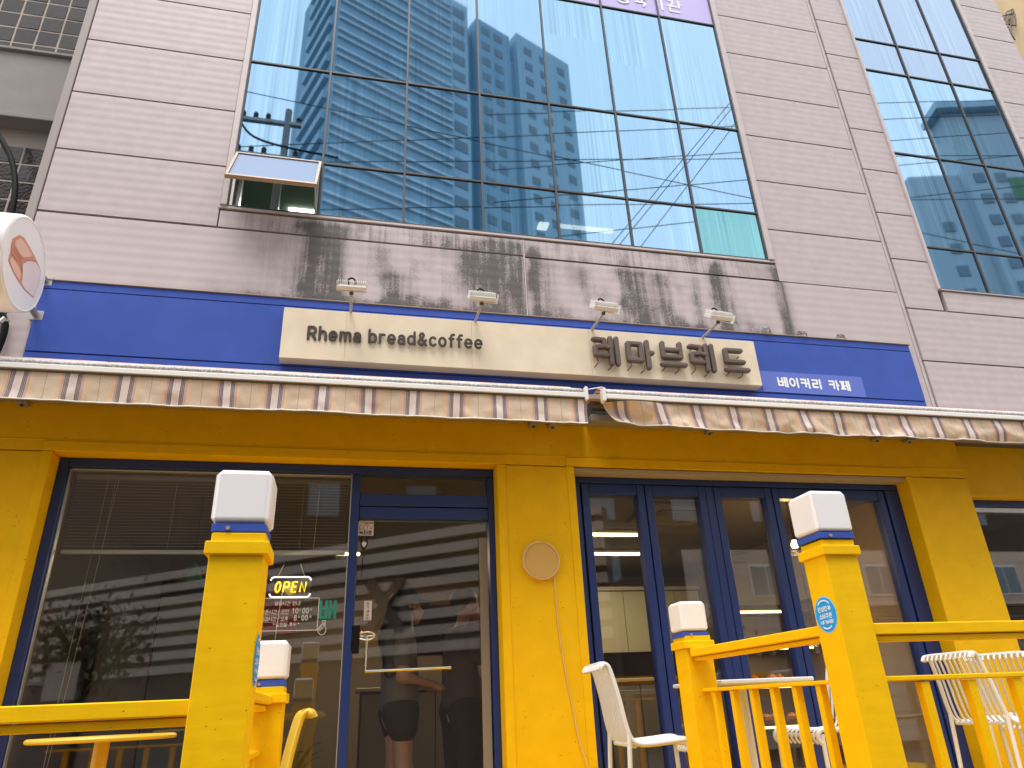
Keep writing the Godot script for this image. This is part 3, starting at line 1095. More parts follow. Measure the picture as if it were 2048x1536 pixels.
func build_storefront() -> void:
	var yw := put(cafe, "yellow_wall", bx(V(0.97, 0, -0.30), V(1.53, 3.095, 0.0), 0.004), mats["yellow_wall"])
	for b in [[-2.31, -1.79], [4.275, 4.84]]:
		put(yw, "yellow_pier", bx(V(b[0], 0, -0.30), V(b[1], 3.095, 0.0), 0.004), mats["yellow_wall"])
	put(yw, "yellow_lintel", bx(V(-2.31, 3.101, -0.30), V(4.84, 3.418, 0.0), 0.003), mats["yellow_wall"])
	put(yw, "yellow_lintel", bx(V(4.845, 2.98, -0.30), V(7.6, 3.418, -0.10), 0.003), mats["yellow_wall"])
	put(yw, "yellow_pier", bx(V(6.9, 0, -0.30), V(7.6, 2.978, -0.10), 0.003), mats["yellow_wall"])
	# flat casing boards round the openings and the bead above them
	for c in [[-1.85, 0.5, -1.792, 3.098], [0.972, 0.5, 1.03, 3.098], [1.47, 0.5, 1.528, 3.098], [4.277, 0.5, 4.335, 3.098]]:
		put(yw, "casing", bx(V(c[0], c[1], -0.01), V(c[2], c[3], 0.006), 0.003), mats["yellow_wall"])
	for c in [[-1.85, 1.03], [1.47, 4.335]]:
		put(yw, "casing", bx(V(c[0], 3.1, -0.01), V(c[1], 3.165, 0.006), 0.003), mats["yellow_wall"])
	put(yw, "bead", bx(V(-2.31, 3.168, -0.01), V(4.838, 3.175, 0.004), 0.002), mats["yellow_wall"])
	put(yw, "seam_strip", bx(V(1.245, 3.178, -0.01), V(1.252, 3.417, 0.002), 0.001), mats["yellow_wall"])
	put(cafe, "grey_flashing", bx(V(-2.31, 3.42, -0.02), V(7.6, 3.475, 0.012), 0.004), mats["concrete_shade"])
	# left display window and the door
	var w := frame_bar(cafe, "display_window", -1.79, 0.7, -1.732, 3.098)
	frame_bar(w, "frame", -1.731, 3.042, 0.968, 3.098)
	frame_bar(w, "frame", 0.002, 0.7, 0.055, 3.04, -0.115)
	frame_bar(w, "frame", 0.928, 0.7, 0.968, 3.04)
	frame_bar(w, "frame", -1.731, 0.7, 0.0, 0.86)
	frame_bar(w, "frame", 0.057, 2.822, 0.926, 2.905)
	frame_bar(w, "frame", 0.057, 2.735, 0.926, 2.816, -0.122)
	frame_bar(w, "edge_strip", -0.006, 0.862, 0.0, 3.04, -0.118, -0.17, "aluminium")
	frame_bar(w, "edge_strip", -1.73, 0.862, -1.722, 3.04, -0.15, -0.19, "aluminium")
	frame_bar(w, "edge_strip", -1.72, 3.03, -0.008, 3.04, -0.15, -0.19, "aluminium")
	put(w, "pane", bx(V(-1.73, 0.862, -0.176), V(-0.007, 3.038, -0.166)), mats["shop_glass"])
	put(w, "pane", bx(V(-1.73, 0.862, -0.192), V(-0.007, 3.038, -0.184)), mats["shop_glass"])
	put(w, "transom_pane", bx(V(0.056, 2.906, -0.178), V(0.927, 3.04, -0.168)), mats["shop_glass"])
	var door := put(cafe, "glass_door", bx(V(0.06, 0.78, -0.176), V(0.924, 2.732, -0.164)), mats["shop_glass"])
	put(door, "backing_pane", bx(V(0.06, 0.78, -0.19), V(0.924, 2.732, -0.182)), mats["shop_glass"])
	put(door, "lock_box", bx(V(0.042, 1.905, -0.163), V(0.096, 2.065, -0.115), 0.004), mats["black_rubber"])
	var hd := Mb.new()
	hd.tube([V(0.139, 2.0, -0.12), V(0.139, 1.797, -0.12), V(0.66, 1.803, -0.12)], 0.009, 10)
	hd.tube([V(0.655, 1.803, -0.12), V(0.655, 1.803, -0.164)], 0.013, 10)
	hd.tube([V(0.139, 1.83, -0.12), V(0.139, 1.83, -0.164)], 0.009, 10)
	put(door, "pull_handle", hd, mats["steel"])
	var lv := Mb.new()
	for s in [1.0, -1.0]:
		lv.tube(curve([V(0.097, 2.0 + 0.014 * s, -0.125), V(0.125, 2.0 + 0.022 * s, -0.118), V(0.165, 2.0 + 0.020 * s, -0.115), V(0.188, 2.0 + 0.004 * s, -0.115)]), 0.006, 8)
	lv.tube([V(0.13, 2.0, -0.163), V(0.13, 2.0, -0.112)], 0.011, 10)
	lv.tube([V(0.10, 2.0, -0.12), V(0.18, 2.0, -0.112)], 0.004, 6)
	put(door, "lever", lv, mats["steel"])
	put(door, "edge_pull", bx(V(0.862, 0.8, -0.163), V(0.918, 2.62, -0.158)), mats["shade_cloth"])
	# folding doors: five leaves
	var fo := frame_bar(cafe, "folding_door", 1.53, 3.02, 4.275, 3.062)
	put(fo, "head_trim", bx(V(1.53, 3.065, -0.16), V(4.275, 3.094, -0.012), 0.003), mats["beige_trim"])
	frame_bar(fo, "frame", 1.53, 0.8, 1.598, 3.018)
	frame_bar(fo, "frame", 4.15, 0.8, 4.275, 3.018)
	for p in [[1.67, 2.04], [2.16, 2.53], [2.71, 3.08], [3.20, 3.57], [3.71, 4.08]]:
		var leaf := frame_bar(fo, "leaf_stile", p[0] - 0.056, 0.85, p[0], 3.014, -0.126)
		frame_bar(fo, "leaf_stile", p[1], 0.85, p[1] + 0.056, 3.014, -0.126)
		frame_bar(fo, "leaf_rail", p[0] + 0.001, 2.935, p[1] - 0.001, 3.014, -0.128)
		frame_bar(fo, "leaf_rail", p[0] + 0.001, 0.85, p[1] - 0.001, 1.02, -0.128)
		put(fo, "pane", bx(V(p[0], 1.021, -0.176), V(p[1], 2.934, -0.168)), mats["shop_glass"])
		put(fo, "pane", bx(V(p[0], 1.021, -0.192), V(p[1], 2.934, -0.184)), mats["shop_glass"])
	for c in [[1.600, 1.612], [2.098, 2.102], [2.588, 2.652], [3.138, 3.142], [3.628, 3.652], [4.138, 4.148]]:
		frame_bar(fo, "groove", c[0], 0.85, c[1], 3.016, -0.142 if c[1] - c[0] < 0.03 else -0.13, -0.2, "blue_groove" if c[1] - c[0] < 0.03 else "blue_frame")
	# third opening at the right edge
	var r3 := frame_bar(cafe, "display_window", 4.845, 2.92, 6.9, 2.978, -0.2, -0.29)
	put(r3, "head_trim", bx(V(4.845, 2.88, -0.25), V(6.9, 2.919, -0.215), 0.002), mats["aluminium"])
	put(r3, "pane", bx(V(4.845, 0.8, -0.245), V(6.9, 2.879, -0.235)), mats["shop_glass"])
	put(r3, "pane", bx(V(4.845, 0.8, -0.262), V(6.9, 2.879, -0.254)), mats["shop_glass"])


func ceiling_light(x0: float, x1: float, z: float, label: String, e := 1.0, warm := Color(1.0, 0.93, 0.76)) -> void:
	var t := thing("ceiling_light", label, "light", V((x0 + x1) / 2, 3.245, z), "strip lights on the cafe ceiling")
	var w := x1 - x0
	put(t, "housing", bx(V(-w / 2, -0.03, -0.05), V(w / 2, 0, 0.05), 0.004), mats["white_metal"])
	put(t, "light_tube", bx(V(-w / 2, -0.05, -0.035), V(w / 2, -0.031, 0.035), 0.006), glow("strip_lamp", warm, 1.7))
	var al := AreaLight3D.new()
	al.name = "ceiling_light_area"
	al.area_size = Vector2(w, 0.07)
	al.light_energy = e
	al.light_color = warm
	al.shadow_enabled = true
	al.area_range = 12.0
	al.area_attenuation = 2.0
	al.position = V((x0 + x1) / 2, 3.19, z)
	al.rotation.x = -PI / 2
	add_child(al)


func build_interior() -> void:
	var m := Mb.new()
	m.box(V(-2.19, 0.55, -5.6), V(7.49, 0.75, -0.22))
	put(cafe, "cafe_floor", m, mats["interior_floor"])
	m = bx(V(-2.19, 3.25, -5.6), V(7.49, 3.40, -0.31))
	put(cafe, "cafe_ceiling", m, mats["interior_ceiling"])
	put(cafe, "interior_wall", bx(V(-2.19, 0.753, -5.6), V(7.49, 3.247, -5.4)), mats["interior_wall"])
	put(cafe, "interior_wall", bx(V(4.9, 0.753, -5.39), V(5.0, 3.247, -0.31)), mats["interior_wall"])
	ceiling_light(2.25, 3.2, -2.55, "front ceiling strip light seen through the leftmost folding leaf", 0.75)
	ceiling_light(2.60, 3.7, -3.55, "rear ceiling strip light seen through the leftmost folding leaf", 0.75)
	ceiling_light(-0.13, 0.13, -3.6, "short strip light glimpsed on both sides of the door post", 0.8)
	var ac := thing("ceiling_air_conditioner", "square cassette air conditioner in the cafe ceiling", "air conditioner", V(3.1, 3.245, -1.75))
	put(ac, "housing", bx(V(-0.36, -0.04, -0.36), V(0.36, 0, 0.36), 0.012), mats["shade_cloth"])
	put(ac, "grille", bx(V(-0.24, -0.046, -0.24), V(0.24, -0.041, 0.24)), mats["dark_metal"])
	for i in 9:
		put(ac, "grille_slat", bx(V(-0.24, -0.054, -0.22 + i * 0.055), V(0.24, -0.047, -0.20 + i * 0.055)), mats["shade_cloth"])
	var cab := thing("wall_cabinet", "row of pale olive wall cabinets inside the cafe", "cabinet", V(3.4, 2.15, -4.6))
	put(cab, "carcass", bx(V(-0.9, 0.0, -0.4), V(1.3, 0.78, -0.02)), mats["dark_wood"])
	for i in 6:
		put(cab, "cabinet_door", bx(V(-0.895 + i * 0.365, 0.01, -0.018), V(-0.537 + i * 0.365, 0.77, 0.0), 0.003), mats["cabinet"])
	put(cab, "cornice", bx(V(-0.9, 0.785, -0.4), V(1.3, 0.83, 0.02)), mats["cabinet"])
	# bread shelves with warm lamps
	var sh := thing("bread_shelf", "dark bread display shelves with warm shelf lights", "shelf", V(4.25, 0.75, -2.3))
	put(sh, "frame", bx(V(-0.5, 0, -0.6), V(0.62, 1.75, -0.55)), mats["dark_wood"])
	for x in [-0.5, 0.58]:
		put(sh, "side_panel", bx(V(x, 0, -0.549), V(x + 0.04, 1.75, 0.0)), mats["dark_wood"])
	for i in 4:
		var y := 0.55 + 0.36 * i
		put(sh, "shelf_board", bx(V(-0.458, y, -0.548), V(0.578, y + 0.03, -0.01)), mats["dark_wood"])
		put(sh, "shelf_lamp", bx(V(-0.42, y - 0.022, -0.08), V(0.5 - 0.25 * (i % 2), y - 0.002, -0.05)), glow("warm_lamp", Color(1.0, 0.78, 0.48), 2.4))
		var al := AreaLight3D.new()
		al.name = "shelf_lamp_area"
		al.area_size = Vector2(0.9, 0.03)
		al.light_energy = 0.10
		al.light_color = Color(1.0, 0.75, 0.42)
		al.shadow_enabled = true
		al.area_range = 12.0
		al.area_attenuation = 2.0
		al.position = V(4.28, 0.75 + y - 0.03, -2.365)
		al.rotation.x = -PI / 2
		add_child(al)
	for i in 3:
		for k in 7:
			var lf := thing("bread_loaf", "small brown loaf on the %s lit bread shelf" % ["lowest", "middle", "upper"][i], "bread", V(3.84 + k * 0.145, 0.75 + 0.58 + 0.36 * i, -2.46 - 0.1 * ((k + i) % 2)), "loaves on the bread shelves")
			var bm := Mb.new()
			bm.lathe([Vector2(0.0, 0.08), Vector2(0.03, 0.076), Vector2(0.055, 0.05), Vector2(0.06, 0.02), Vector2(0.05, 0.0), Vector2(0.0, 0.0)], Vector3.ZERO, Vector3.UP, 12)
			put(lf, "crust", bm, mats["loaf"])
	for p in [[3.985, 2.815, -1.2, "bare glowing pendant bulb beside the post lamp"], [4.62, 2.10, -2.1, "small spot lamp over the bread shelves"]]:
		var pl := thing("pendant_lamp", p[3], "lamp", V(p[0], p[1], p[2]))
		var gm := Mb.new()
		gm.lathe([Vector2(0.0, 0.045), Vector2(0.02, 0.04), Vector2(0.034, 0.0), Vector2(0.025, -0.028), Vector2(0.0, -0.036)], Vector3.ZERO, Vector3.UP, 14)
		put(pl, "bulb", gm, glow("pendant_bulb", Color(1.0, 0.86, 0.62), 4.0))
		put(pl, "cord", tb([V(0, 0.045, 0), V(0, 3.245 - p[1], 0)], 0.004, 5), mats["black_rubber"])
		var ol := OmniLight3D.new()
		ol.name = "pendant_lamp_light"
		ol.light_energy = 0.10
		ol.light_color = Color(1.0, 0.82, 0.55)
		ol.light_size = 0.03
		ol.omni_range = 8.0
		ol.omni_attenuation = 2.0
		ol.shadow_enabled = true
		ol.position = V(p[0], p[1] - 0.07, p[2])
		add_child(ol)
	var fr := thing("drinks_fridge", "tall dark fridge standing behind the left display window", "fridge", V(-1.42, 0.75, -2.55))
	put(fr, "cabinet_body", bx(V(-0.22, 0.0, -0.6), V(0.22, 2.0, 0.0), 0.01), mats["black_rubber"])
	put(fr, "fridge_door", bx(V(-0.20, 0.1, 0.003), V(0.20, 1.85, 0.02), 0.004), mats["tower_window"])
	put(fr, "handle", tb([V(0.17, 0.8, 0.045), V(0.17, 1.3, 0.045)], 0.01, 8), mats["aluminium"])
	var lt := thing("hanging_lamp", "teal cone lamp hanging behind the left display window", "lamp", V(-1.19, 2.58, -1.5))
	var cone := Mb.new()
	cone.lathe([Vector2(0.025, 0.13), Vector2(0.03, 0.12), Vector2(0.085, 0.0), Vector2(0.08, 0.0), Vector2(0.025, 0.115)], Vector3.ZERO, Vector3.UP, 24)
	put(lt, "lamp_shade", cone, mats["teal"])
	put(lt, "cord", tb([V(0, 0.13, 0), V(0, 0.665, 0)], 0.004, 5), mats["black_rubber"])
	var rp := thing("red_wall_panel", "dull red wall panel inside behind the lowered blind", "panel", V(-1.2, 2.55, -5.395))
	put(rp, "board", bx(V(-0.9, 0.0, 0.0), V(0.6, 0.65, 0.02), 0.004), mats["print_red"])
	var ct := thing("service_counter", "dark wooden service counter deep inside the cafe", "counter", V(1.4, 0.75, -3.4))
	put(ct, "front", bx(V(-1.2, 0, -0.5), V(2.2, 1.02, 0.0)), mats["dark_wood"])
	put(ct, "worktop", bx(V(-1.25, 1.023, -0.55), V(2.25, 1.06, 0.04), 0.006), mats["cabinet"])
	for k in 9:
		put(ct, "front_board", bx(V(-1.19 + k * 0.376, 0.03, 0.002), V(-0.825 + k * 0.376, 1.0, 0.016), 0.003), mats["shade_cloth"])
	var mn := thing("menu_board", "black menu board on the back wall above the counter", "menu", V(1.5, 2.25, -5.395))
	put(mn, "board", bx(V(-0.7, 0, 0), V(0.7, 0.6, 0.02), 0.004), mats["black_rubber"])
	put(mn, "rim", bx(V(-0.73, 0.601, 0), V(0.73, 0.63, 0.03), 0.004), mats["dark_wood"])
	# venetian blind, half lowered
	var bl := thing("venetian_blind", "half lowered slatted blind behind the left display window", "blind", V(-0.865, 3.03, -0.26))
	put(bl, "head_rail", bx(V(-0.85, -0.03, -0.02), V(0.845, 0.0, 0.02), 0.003), mats["shade_cloth"])
	var slat := Mb.new()
	slat.box(V(-0.845, -0.0006, -0.0125), V(0.84, 0.0006, 0.0125), 0.0, Transform3D(Basis(Vector3.RIGHT, 0.25), Vector3.ZERO))
	var sm := slat.mesh()
	for i in 21:
		put(bl, "slat", sm, mats["blind"], V(0, -0.045 - i * 0.0205, 0))
	put(bl, "bottom_rail", bx(V(-0.85, -0.505, -0.016), V(0.845, -0.478, 0.016), 0.004), mats["aluminium"])
	for x in [-0.62, -0.25, 0.55]:
		put(bl, "ladder_cord", tb([V(x, -0.03, 0.014), V(x, -0.48, 0.014)], 0.001, 4), mats["blind"])
	put(bl, "pull_cord", tb(curve([V(-0.66, -0.03, 0.02), V(-0.68, -0.9, 0.02), V(-0.70, -1.9, 0.02)]), 0.0013, 4), mats["blind"])
	put(bl, "pull_cord", tb(curve([V(-0.60, -0.03, 0.02), V(-0.64, -0.9, 0.02), V(-0.69, -1.9, 0.02)]), 0.0013, 4), mats["blind"])
	put(bl, "tilt_wand", tb([V(0.655, -0.03, 0.02), V(0.64, -0.47, 0.02)], 0.002, 5), mats["blind"])
	# potted palm behind the glass, and another by the door
	for p in [[-0.35, -0.75, "potted palm behind the glass beside the yellow chair"], [1.15, -1.1, "potted palm just inside the door"]]:
		var pt := thing("potted_palm", p[2], "plant", V(p[0], 0.75, p[1]))
		var pot := Mb.new()
		pot.lathe([Vector2(0.0, 0.0), Vector2(0.11, 0.0), Vector2(0.14, 0.28), Vector2(0.12, 0.28), Vector2(0.11, 0.24), Vector2(0.0, 0.24)], Vector3.ZERO, Vector3.UP, 20)
		put(pt, "pot", pot, mats["dark_wood"])
		for i in 26:
			var a := rng.randf() * TAU
			var r := rng.randf_range(0.18, 0.36)
			var h := rng.randf_range(0.35, 0.72)
			var lm := Mb.new()
			var prev := [V(0, 0.25, 0), V(0, 0.25, 0)]
			for k in range(1, 7):
				var t := k / 6.0
				var c := V(cos(a) * r * t, 0.25 + h * t - 0.28 * t * t * t, sin(a) * r * t)
				var wd := 0.03 * sin(PI * minf(t * 0.92 + 0.08, 1.0))
				var sd := V(-sin(a), 0.15, cos(a)) * wd
				lm.quad(prev[0], prev[1], c + sd, c - sd)
				prev = [c - sd, c + sd]
			put(pt, "leaf", lm, mats["leaf"])


# ---------------------------------------------------------------- signs and lights on the front
func build_signs() -> void:
	var fs := thing("fascia_board", "long blue metal fascia board across the front above the awnings", "sign board")
	for r in [[4.228, 4.288, 0.02], [3.758, 4.221, 0.022], [3.60, 3.75, 0.02]]:
		put(fs, "blue_sheet", bx(V(-2.085, r[0], 0.0035), V(4.66, r[1], r[2]), 0.002), mats["blue_panel"])
	put(fs, "groove", bx(V(-2.085, 3.6, 0.003), V(4.66, 4.28, 0.010)), mats["blue_groove"])
	put(fs, "top_flashing", bx(V(-2.09, 4.289, 0.003), V(4.67, 4.296, 0.03), 0.002), mats["frame_tan"])
	put(fs, "blue_print", bx(V(3.15, 3.762, 0.0225), V(4.09, 3.945, 0.0245)), mats["blue_print"])
	var t := Mb.new()
	write(t, "베이커리 카페", at(3.30, 3.815, 0.0262), 0.078, 0.104, 0.0165, 1.0)
	var o := put(fs, "lettering", t, mats["white_print"])
	o.set_meta("label", "white words on the blue board right of the cream sign")
	for x in [3.285, 3.62, 3.99, 0.02, 1.86, 2.15]:
		var c := Mb.new()
		c.tube(curve([V(x - 0.05, 4.297, 0.02), V(x - 0.035, 4.325, 0.035), V(x, 4.335, 0.04), V(x + 0.03, 4.318, 0.035), V(x + 0.05, 4.297, 0.02)] if x > 3.0 else [V(x - 0.02, 4.297, 0.02), V(x, 4.318, 0.03), V(x + 0.02, 4.297, 0.02)]), 0.004, 6)
		put(fs, "cable_loop", c, mats["grey_metal"])
		if x > 3.0:
			var s := Mb.new()
			var pts := []
			for k in 26:
				pts.append(V(x + rng.randf_range(-0.045, 0.045), 4.30 + rng.randf_range(0.0, 0.045), 0.022 + rng.randf_range(0, 0.03)))
			s.tube(curve(pts, 3), 0.003, 5)
			put(fs, "wire_bundle", s, mats["white_dirty"])

	var cs := thing("shop_sign", "cream box sign with brown shop name in Latin and Korean letters", "sign")
	put(cs, "sign_box", bx(V(-0.525, 3.765, 0.024), V(3.085, 4.157, 0.12), 0.003), mats["cream"])
	for x in [-0.10, 0.79, 1.69, 2.61]:
		put(cs, "seam", bx(V(x, 3.77, 0.119), V(x + 0.002, 4.152, 0.1204)), mats["beige_trim"])
	var latin_name := Mb.new()
	var pen := 0.0
	var glyphs := []
	for ch in "Rhema bread&coffee":
		if ch == " ":
			pen += 0.5
			continue
		var gl: Array = round_letter(ch)
		for l in gl[1]:
			var o2 := []
			for q in l:
				o2.append(q + Vector2(pen, 0))
			glyphs.append(o2)
		pen += gl[0] + 0.37
	var wide := 1.205 / (pen - 0.37)
	latin_name.strokes(fit(glyphs, Rect2(-0.348, 3.918, wide, 0.094)), at(0, 0, 0.128), 0.018, 0.0075, 0.0015, 0.00008)
	var txt := put(cs, "latin_lettering", latin_name, mats["letter_dark"])
	txt.set_meta("label", "dark brown Latin shop name on the cream sign")
	# five standing-off Korean letters, each a body of its own
	var p := func(l: Array) -> Array:
		var q := []
		for k in range(0, l.size(), 2):
			q.append(Vector2(l[k], l[k + 1]))
		return q
	var rieul: Array = p.call([0.03, 0.90, 0.46, 0.88, 0.46, 0.60, 0.07, 0.56, 0.07, 0.24, 0.54, 0.22])
	var letters := [
		[1.693, 4.085, [rieul, p.call([0.72, 0.96, 0.72, -0.10]), p.call([0.98, 0.96, 0.98, -0.10]), p.call([0.56, 0.56, 0.72, 0.56])]],
		[1.953, 4.075, [p.call([0.08, 0.86, 0.62, 0.86, 0.62, 0.16, 0.08, 0.16, 0.08, 0.86]), p.call([0.90, 0.96, 0.90, -0.12]), p.call([0.90, 0.50, 1.10, 0.50])]],
		[2.232, 4.09, [p.call([0.10, 0.90, 0.10, 0.32, 0.86, 0.32, 0.86, 0.90]), p.call([0.10, 0.62, 0.86, 0.62]), p.call([0.0, 0.0, 1.0, 0.0])]],
		[2.474, 4.08, [rieul, p.call([0.72, 0.96, 0.72, -0.10]), p.call([0.98, 0.96, 0.98, -0.10]), p.call([0.56, 0.56, 0.72, 0.56])]],
		[2.762, 4.08, [p.call([0.80, 0.84, 0.08, 0.84, 0.08, 0.34, 0.84, 0.34]), p.call([0.0, 0.0, 0.98, 0.0])]]]
	for l in letters:
		var k := Mb.new()
		k.strokes(fit(l[2], Rect2(l[0] + 0.012, l[1] - 0.212, 0.186, 0.20)), at(0, 0, 0.178), 0.037, 0.036, 0.009, 0.0008)
		var lo := put(cs, "korean_letter", k, mats["letter_brown"])
		for s in [0.2, 0.75]:
			put(lo, "wire", tb(curve([V(l[0] + 0.19 * s, l[1] - 0.18 - 0.05 * s, 0.15), V(l[0] + 0.19 * s - 0.005, l[1] - 0.225 - 0.04 * s, 0.165), V(l[0] + 0.19 * s - 0.02, l[1] - 0.245 - 0.03 * s, 0.122)], 4), 0.0035, 5), mats["letter_dark"])
			put(lo, "stand_off", tb([V(l[0] + 0.19 * s, l[1] - 0.03 - 0.08 * s, 0.121), V(l[0] + 0.19 * s, l[1] - 0.03 - 0.08 * s, 0.15)], 0.004, 6), mats["letter_dark"])

	var fl0: Node3D
	var where := [[-0.073, 0.0], [0.822, 0.02], [1.722, 0.05], [2.642, 0.06]]
	var names := ["white finned floodlight above the Latin shop name's first word", "white finned floodlight above the end of the Latin shop name", "white floodlight above the first Korean letter of the sign", "white floodlight above the last Korean letters of the sign"]
	for i in 4:
		var f: Node3D
		if i == 0:
			fl0 = thing("floodlight", names[0], "floodlight", V(where[0][0], 4.158, 0.11), "floodlights on arms over the cream sign")
			f = fl0
			put(f, "arm", tb([V(0, 0, 0), V(0, 0.012, 0.235)], 0.010, 10), mats["white_dirty"])
			put(f, "knuckle", tb([V(0, 0.008, 0.225), V(0, 0.03, 0.245)], 0.014, 10), mats["dark_metal"])
			var head := Transform3D(Basis(Vector3.RIGHT, deg_to_rad(38.0)), V(0, 0.06, 0.25))
			var br := Mb.new()
			br.box(V(-0.098, -0.036, -0.012), V(0.098, -0.031, 0.026), 0.002, head)
			br.box(V(-0.102, -0.035, -0.01), V(-0.099, 0.03, 0.024), 0.0, head)
			br.box(V(0.099, -0.035, -0.01), V(0.102, 0.03, 0.024), 0.0, head)
			put(f, "bracket", br, mats["white_metal"])
			var hs := Mb.new()
			hs.box(V(-0.097, -0.024, -0.05), V(0.097, 0.006, 0.055), 0.005, head)
			put(f, "lamp_body", hs, mats["white_metal"])
			var gl := Mb.new()
			gl.box(V(-0.085, -0.027, -0.042), V(0.085, -0.0245, 0.047), 0.0, head)
			put(f, "lens", gl, mats["sticker_white"])
			for k in 15:
				var fin := Mb.new()
				fin.box(V(-0.094 + k * 0.013, 0.007, -0.045), V(-0.0915 + k * 0.013, 0.036, 0.05), 0.0, head)
				put(f, "cooling_fin", fin, mats["white_metal"])
			put(f, "cable", tb(curve([V(-0.02, 0.085, 0.23), V(-0.026, 0.13, 0.22), V(0.0, 0.148, 0.215), V(0.022, 0.12, 0.225), V(0.022, 0.088, 0.235)]), 0.006, 8), mats["black_rubber"])
		else:
			f = fl0.duplicate()
			f.name = numbered("floodlight")
			add_child(f)
			f.position.x = where[i][0]
			f.rotation.y = where[i][1] * 1.5
			f.get_node("bracket").rotation.y = 0.05 * i
			tag(f, names[i], "floodlight", "floodlights on arms over the cream sign")

	# projecting round sign on the left
	var ps := thing("projecting_sign", "round white light box sign with a bread slice picture", "sign", V(-2.0, 4.116, 0.472))
	var dm := Mb.new()
	dm.lathe([Vector2(0.0, 0.0), Vector2(0.285, 0.0), Vector2(0.294, -0.005), Vector2(0.297, -0.014), Vector2(0.297, -0.13), Vector2(0.29, -0.14), Vector2(0.0, -0.14)], Vector3.ZERO, Vector3.RIGHT, 64)
	put(ps, "light_box", dm, mats["white_plastic"])
	var rim := Mb.new()
	rim.lathe([Vector2(0.275, 0.001), Vector2(0.281, 0.004), Vector2(0.287, 0.001)], Vector3.ZERO, Vector3.RIGHT, 64)
	put(ps, "rim", rim, mats["white_plastic"])
	var face := Transform3D(Basis(V(0, 0, -1), V(0, 1, 0), V(1, 0, 0)), V(0.0015, 0, 0))
	# the slice, measured on the disc: x towards the wall, y up
	var slice := PackedVector2Array([Vector2(-0.153, 0.106), Vector2(-0.096, 0.128), Vector2(-0.019, 0.122), Vector2(0.078, 0.113), Vector2(0.167, 0.096), Vector2(0.201, 0.079), Vector2(0.22, 0.013), Vector2(0.209, -0.04), Vector2(0.203, -0.112), Vector2(0.084, -0.134), Vector2(0.005, -0.135), Vector2(-0.091, -0.128), Vector2(-0.19, -0.1), Vector2(-0.194, -0.046), Vector2(-0.209, 0.002), Vector2(-0.209, 0.038)])
	var bm := Mb.new()
	bm.plate(slice, face, 0.0)
	put(ps, "bread_print", bm, mats["bread_crust"])
	bm = Mb.new()
	bm.plate(PackedVector2Array([Vector2(-0.17, 0.023), Vector2(-0.172, 0.051), Vector2(-0.133, 0.096), Vector2(-0.077, 0.108), Vector2(-0.017, 0.103), Vector2(0.044, 0.099), Vector2(0.027, 0.074), Vector2(-0.045, 0.021), Vector2(-0.096, 0.015)]), face * at(0, 0, 0.0006), 0.0)
	bm.plate(PackedVector2Array([Vector2(-0.174, -0.09), Vector2(-0.165, -0.058), Vector2(-0.105, -0.057), Vector2(-0.048, -0.063), Vector2(-0.017, -0.087), Vector2(-0.012, -0.12), Vector2(-0.098, -0.118)]), face * at(0, 0, 0.0006), 0.0)
	put(ps, "bread_print", bm, mats["bread_tan"])
	bm = Mb.new()
	bm.plate(PackedVector2Array([Vector2(-0.034, -0.009), Vector2(-0.001, 0.028), Vector2(0.043, 0.062), Vector2(0.095, 0.086), Vector2(0.16, 0.087), Vector2(0.195, 0.075), Vector2(0.213, 0.009), Vector2(0.203, -0.044), Vector2(0.197, -0.108), Vector2(0.081, -0.129), Vector2(0.015, -0.125), Vector2(0.002, -0.075)]), face * at(0, 0, 0.0012), 0.0)
	put(ps, "bread_print", bm, mats["bread_pink"])
	bm = Mb.new()
	bm.strokes([[Vector2(-0.19, -0.02), Vector2(-0.12, -0.015), Vector2(-0.07, -0.02), Vector2(-0.02, -0.06)], [Vector2(-0.185, 0.005), Vector2(-0.11, 0.0), Vector2(-0.05, 0.0)], [Vector2(-0.18, -0.045), Vector2(-0.10, -0.042)], [Vector2(-0.03, -0.012), Vector2(0.0, 0.026), Vector2(0.045, 0.06), Vector2(0.095, 0.084)]], face * at(0, 0, 0.0018), 0.005)
	put(ps, "bread_print", bm, mats["bread_line"])
	for y in [0.165, -0.10]:
		put(ps, "bracket_arm", bx(V(-0.085, y - 0.016, -0.447), V(-0.055, y + 0.016, -0.24), 0.003), mats["grey_metal"])
		put(ps, "bracket_plate", bx(V(-0.11, y - 0.035, -0.468), V(-0.03, y + 0.035, -0.448), 0.003), mats["aluminium"])

	# loose black service cable and its clamp
	var cb := thing("service_cable", "thick black service cable hanging in front of the glass blocks", "cable")
	put(cb, "cable", tb(curve([V(-3.1, 6.6, -0.5), V(-2.92, 5.95, -0.35), V(-2.62, 5.45, -0.2), V(-2.47, 5.05, -0.1), V(-2.40, 4.55, -0.02), V(-2.36, 4.15, 0.03), V(-2.22, 3.92, 0.04), V(-2.24, 3.6, 0.04)]), 0.02, 10), mats["black_rubber"])
	put(cb, "clamp", tb([V(-2.245, 3.93, 0.04), V(-2.225, 3.965, 0.04)], 0.026, 12), mats["aluminium"])

	# round beige wall speaker with its cable
	var sp := thing("wall_speaker", "round beige wall speaker on the yellow pillar with a dangling cable", "speaker", V(1.245, 2.435, 0.0))
	var pm := Mb.new()
	pm.lathe([Vector2(0.0, 0.026), Vector2(0.112, 0.026), Vector2(0.114, 0.022)], Vector3.ZERO, Vector3.BACK, 48)
	put(sp, "grille", pm, mats["speaker_beige"])
	pm = Mb.new()
	pm.lathe([Vector2(0.113, 0.022), Vector2(0.117, 0.031), Vector2(0.123, 0.030), Vector2(0.127, 0.02), Vector2(0.127, 0.0)], Vector3.ZERO, Vector3.BACK, 48)
	put(sp, "ring", pm, mats["speaker_ring"])
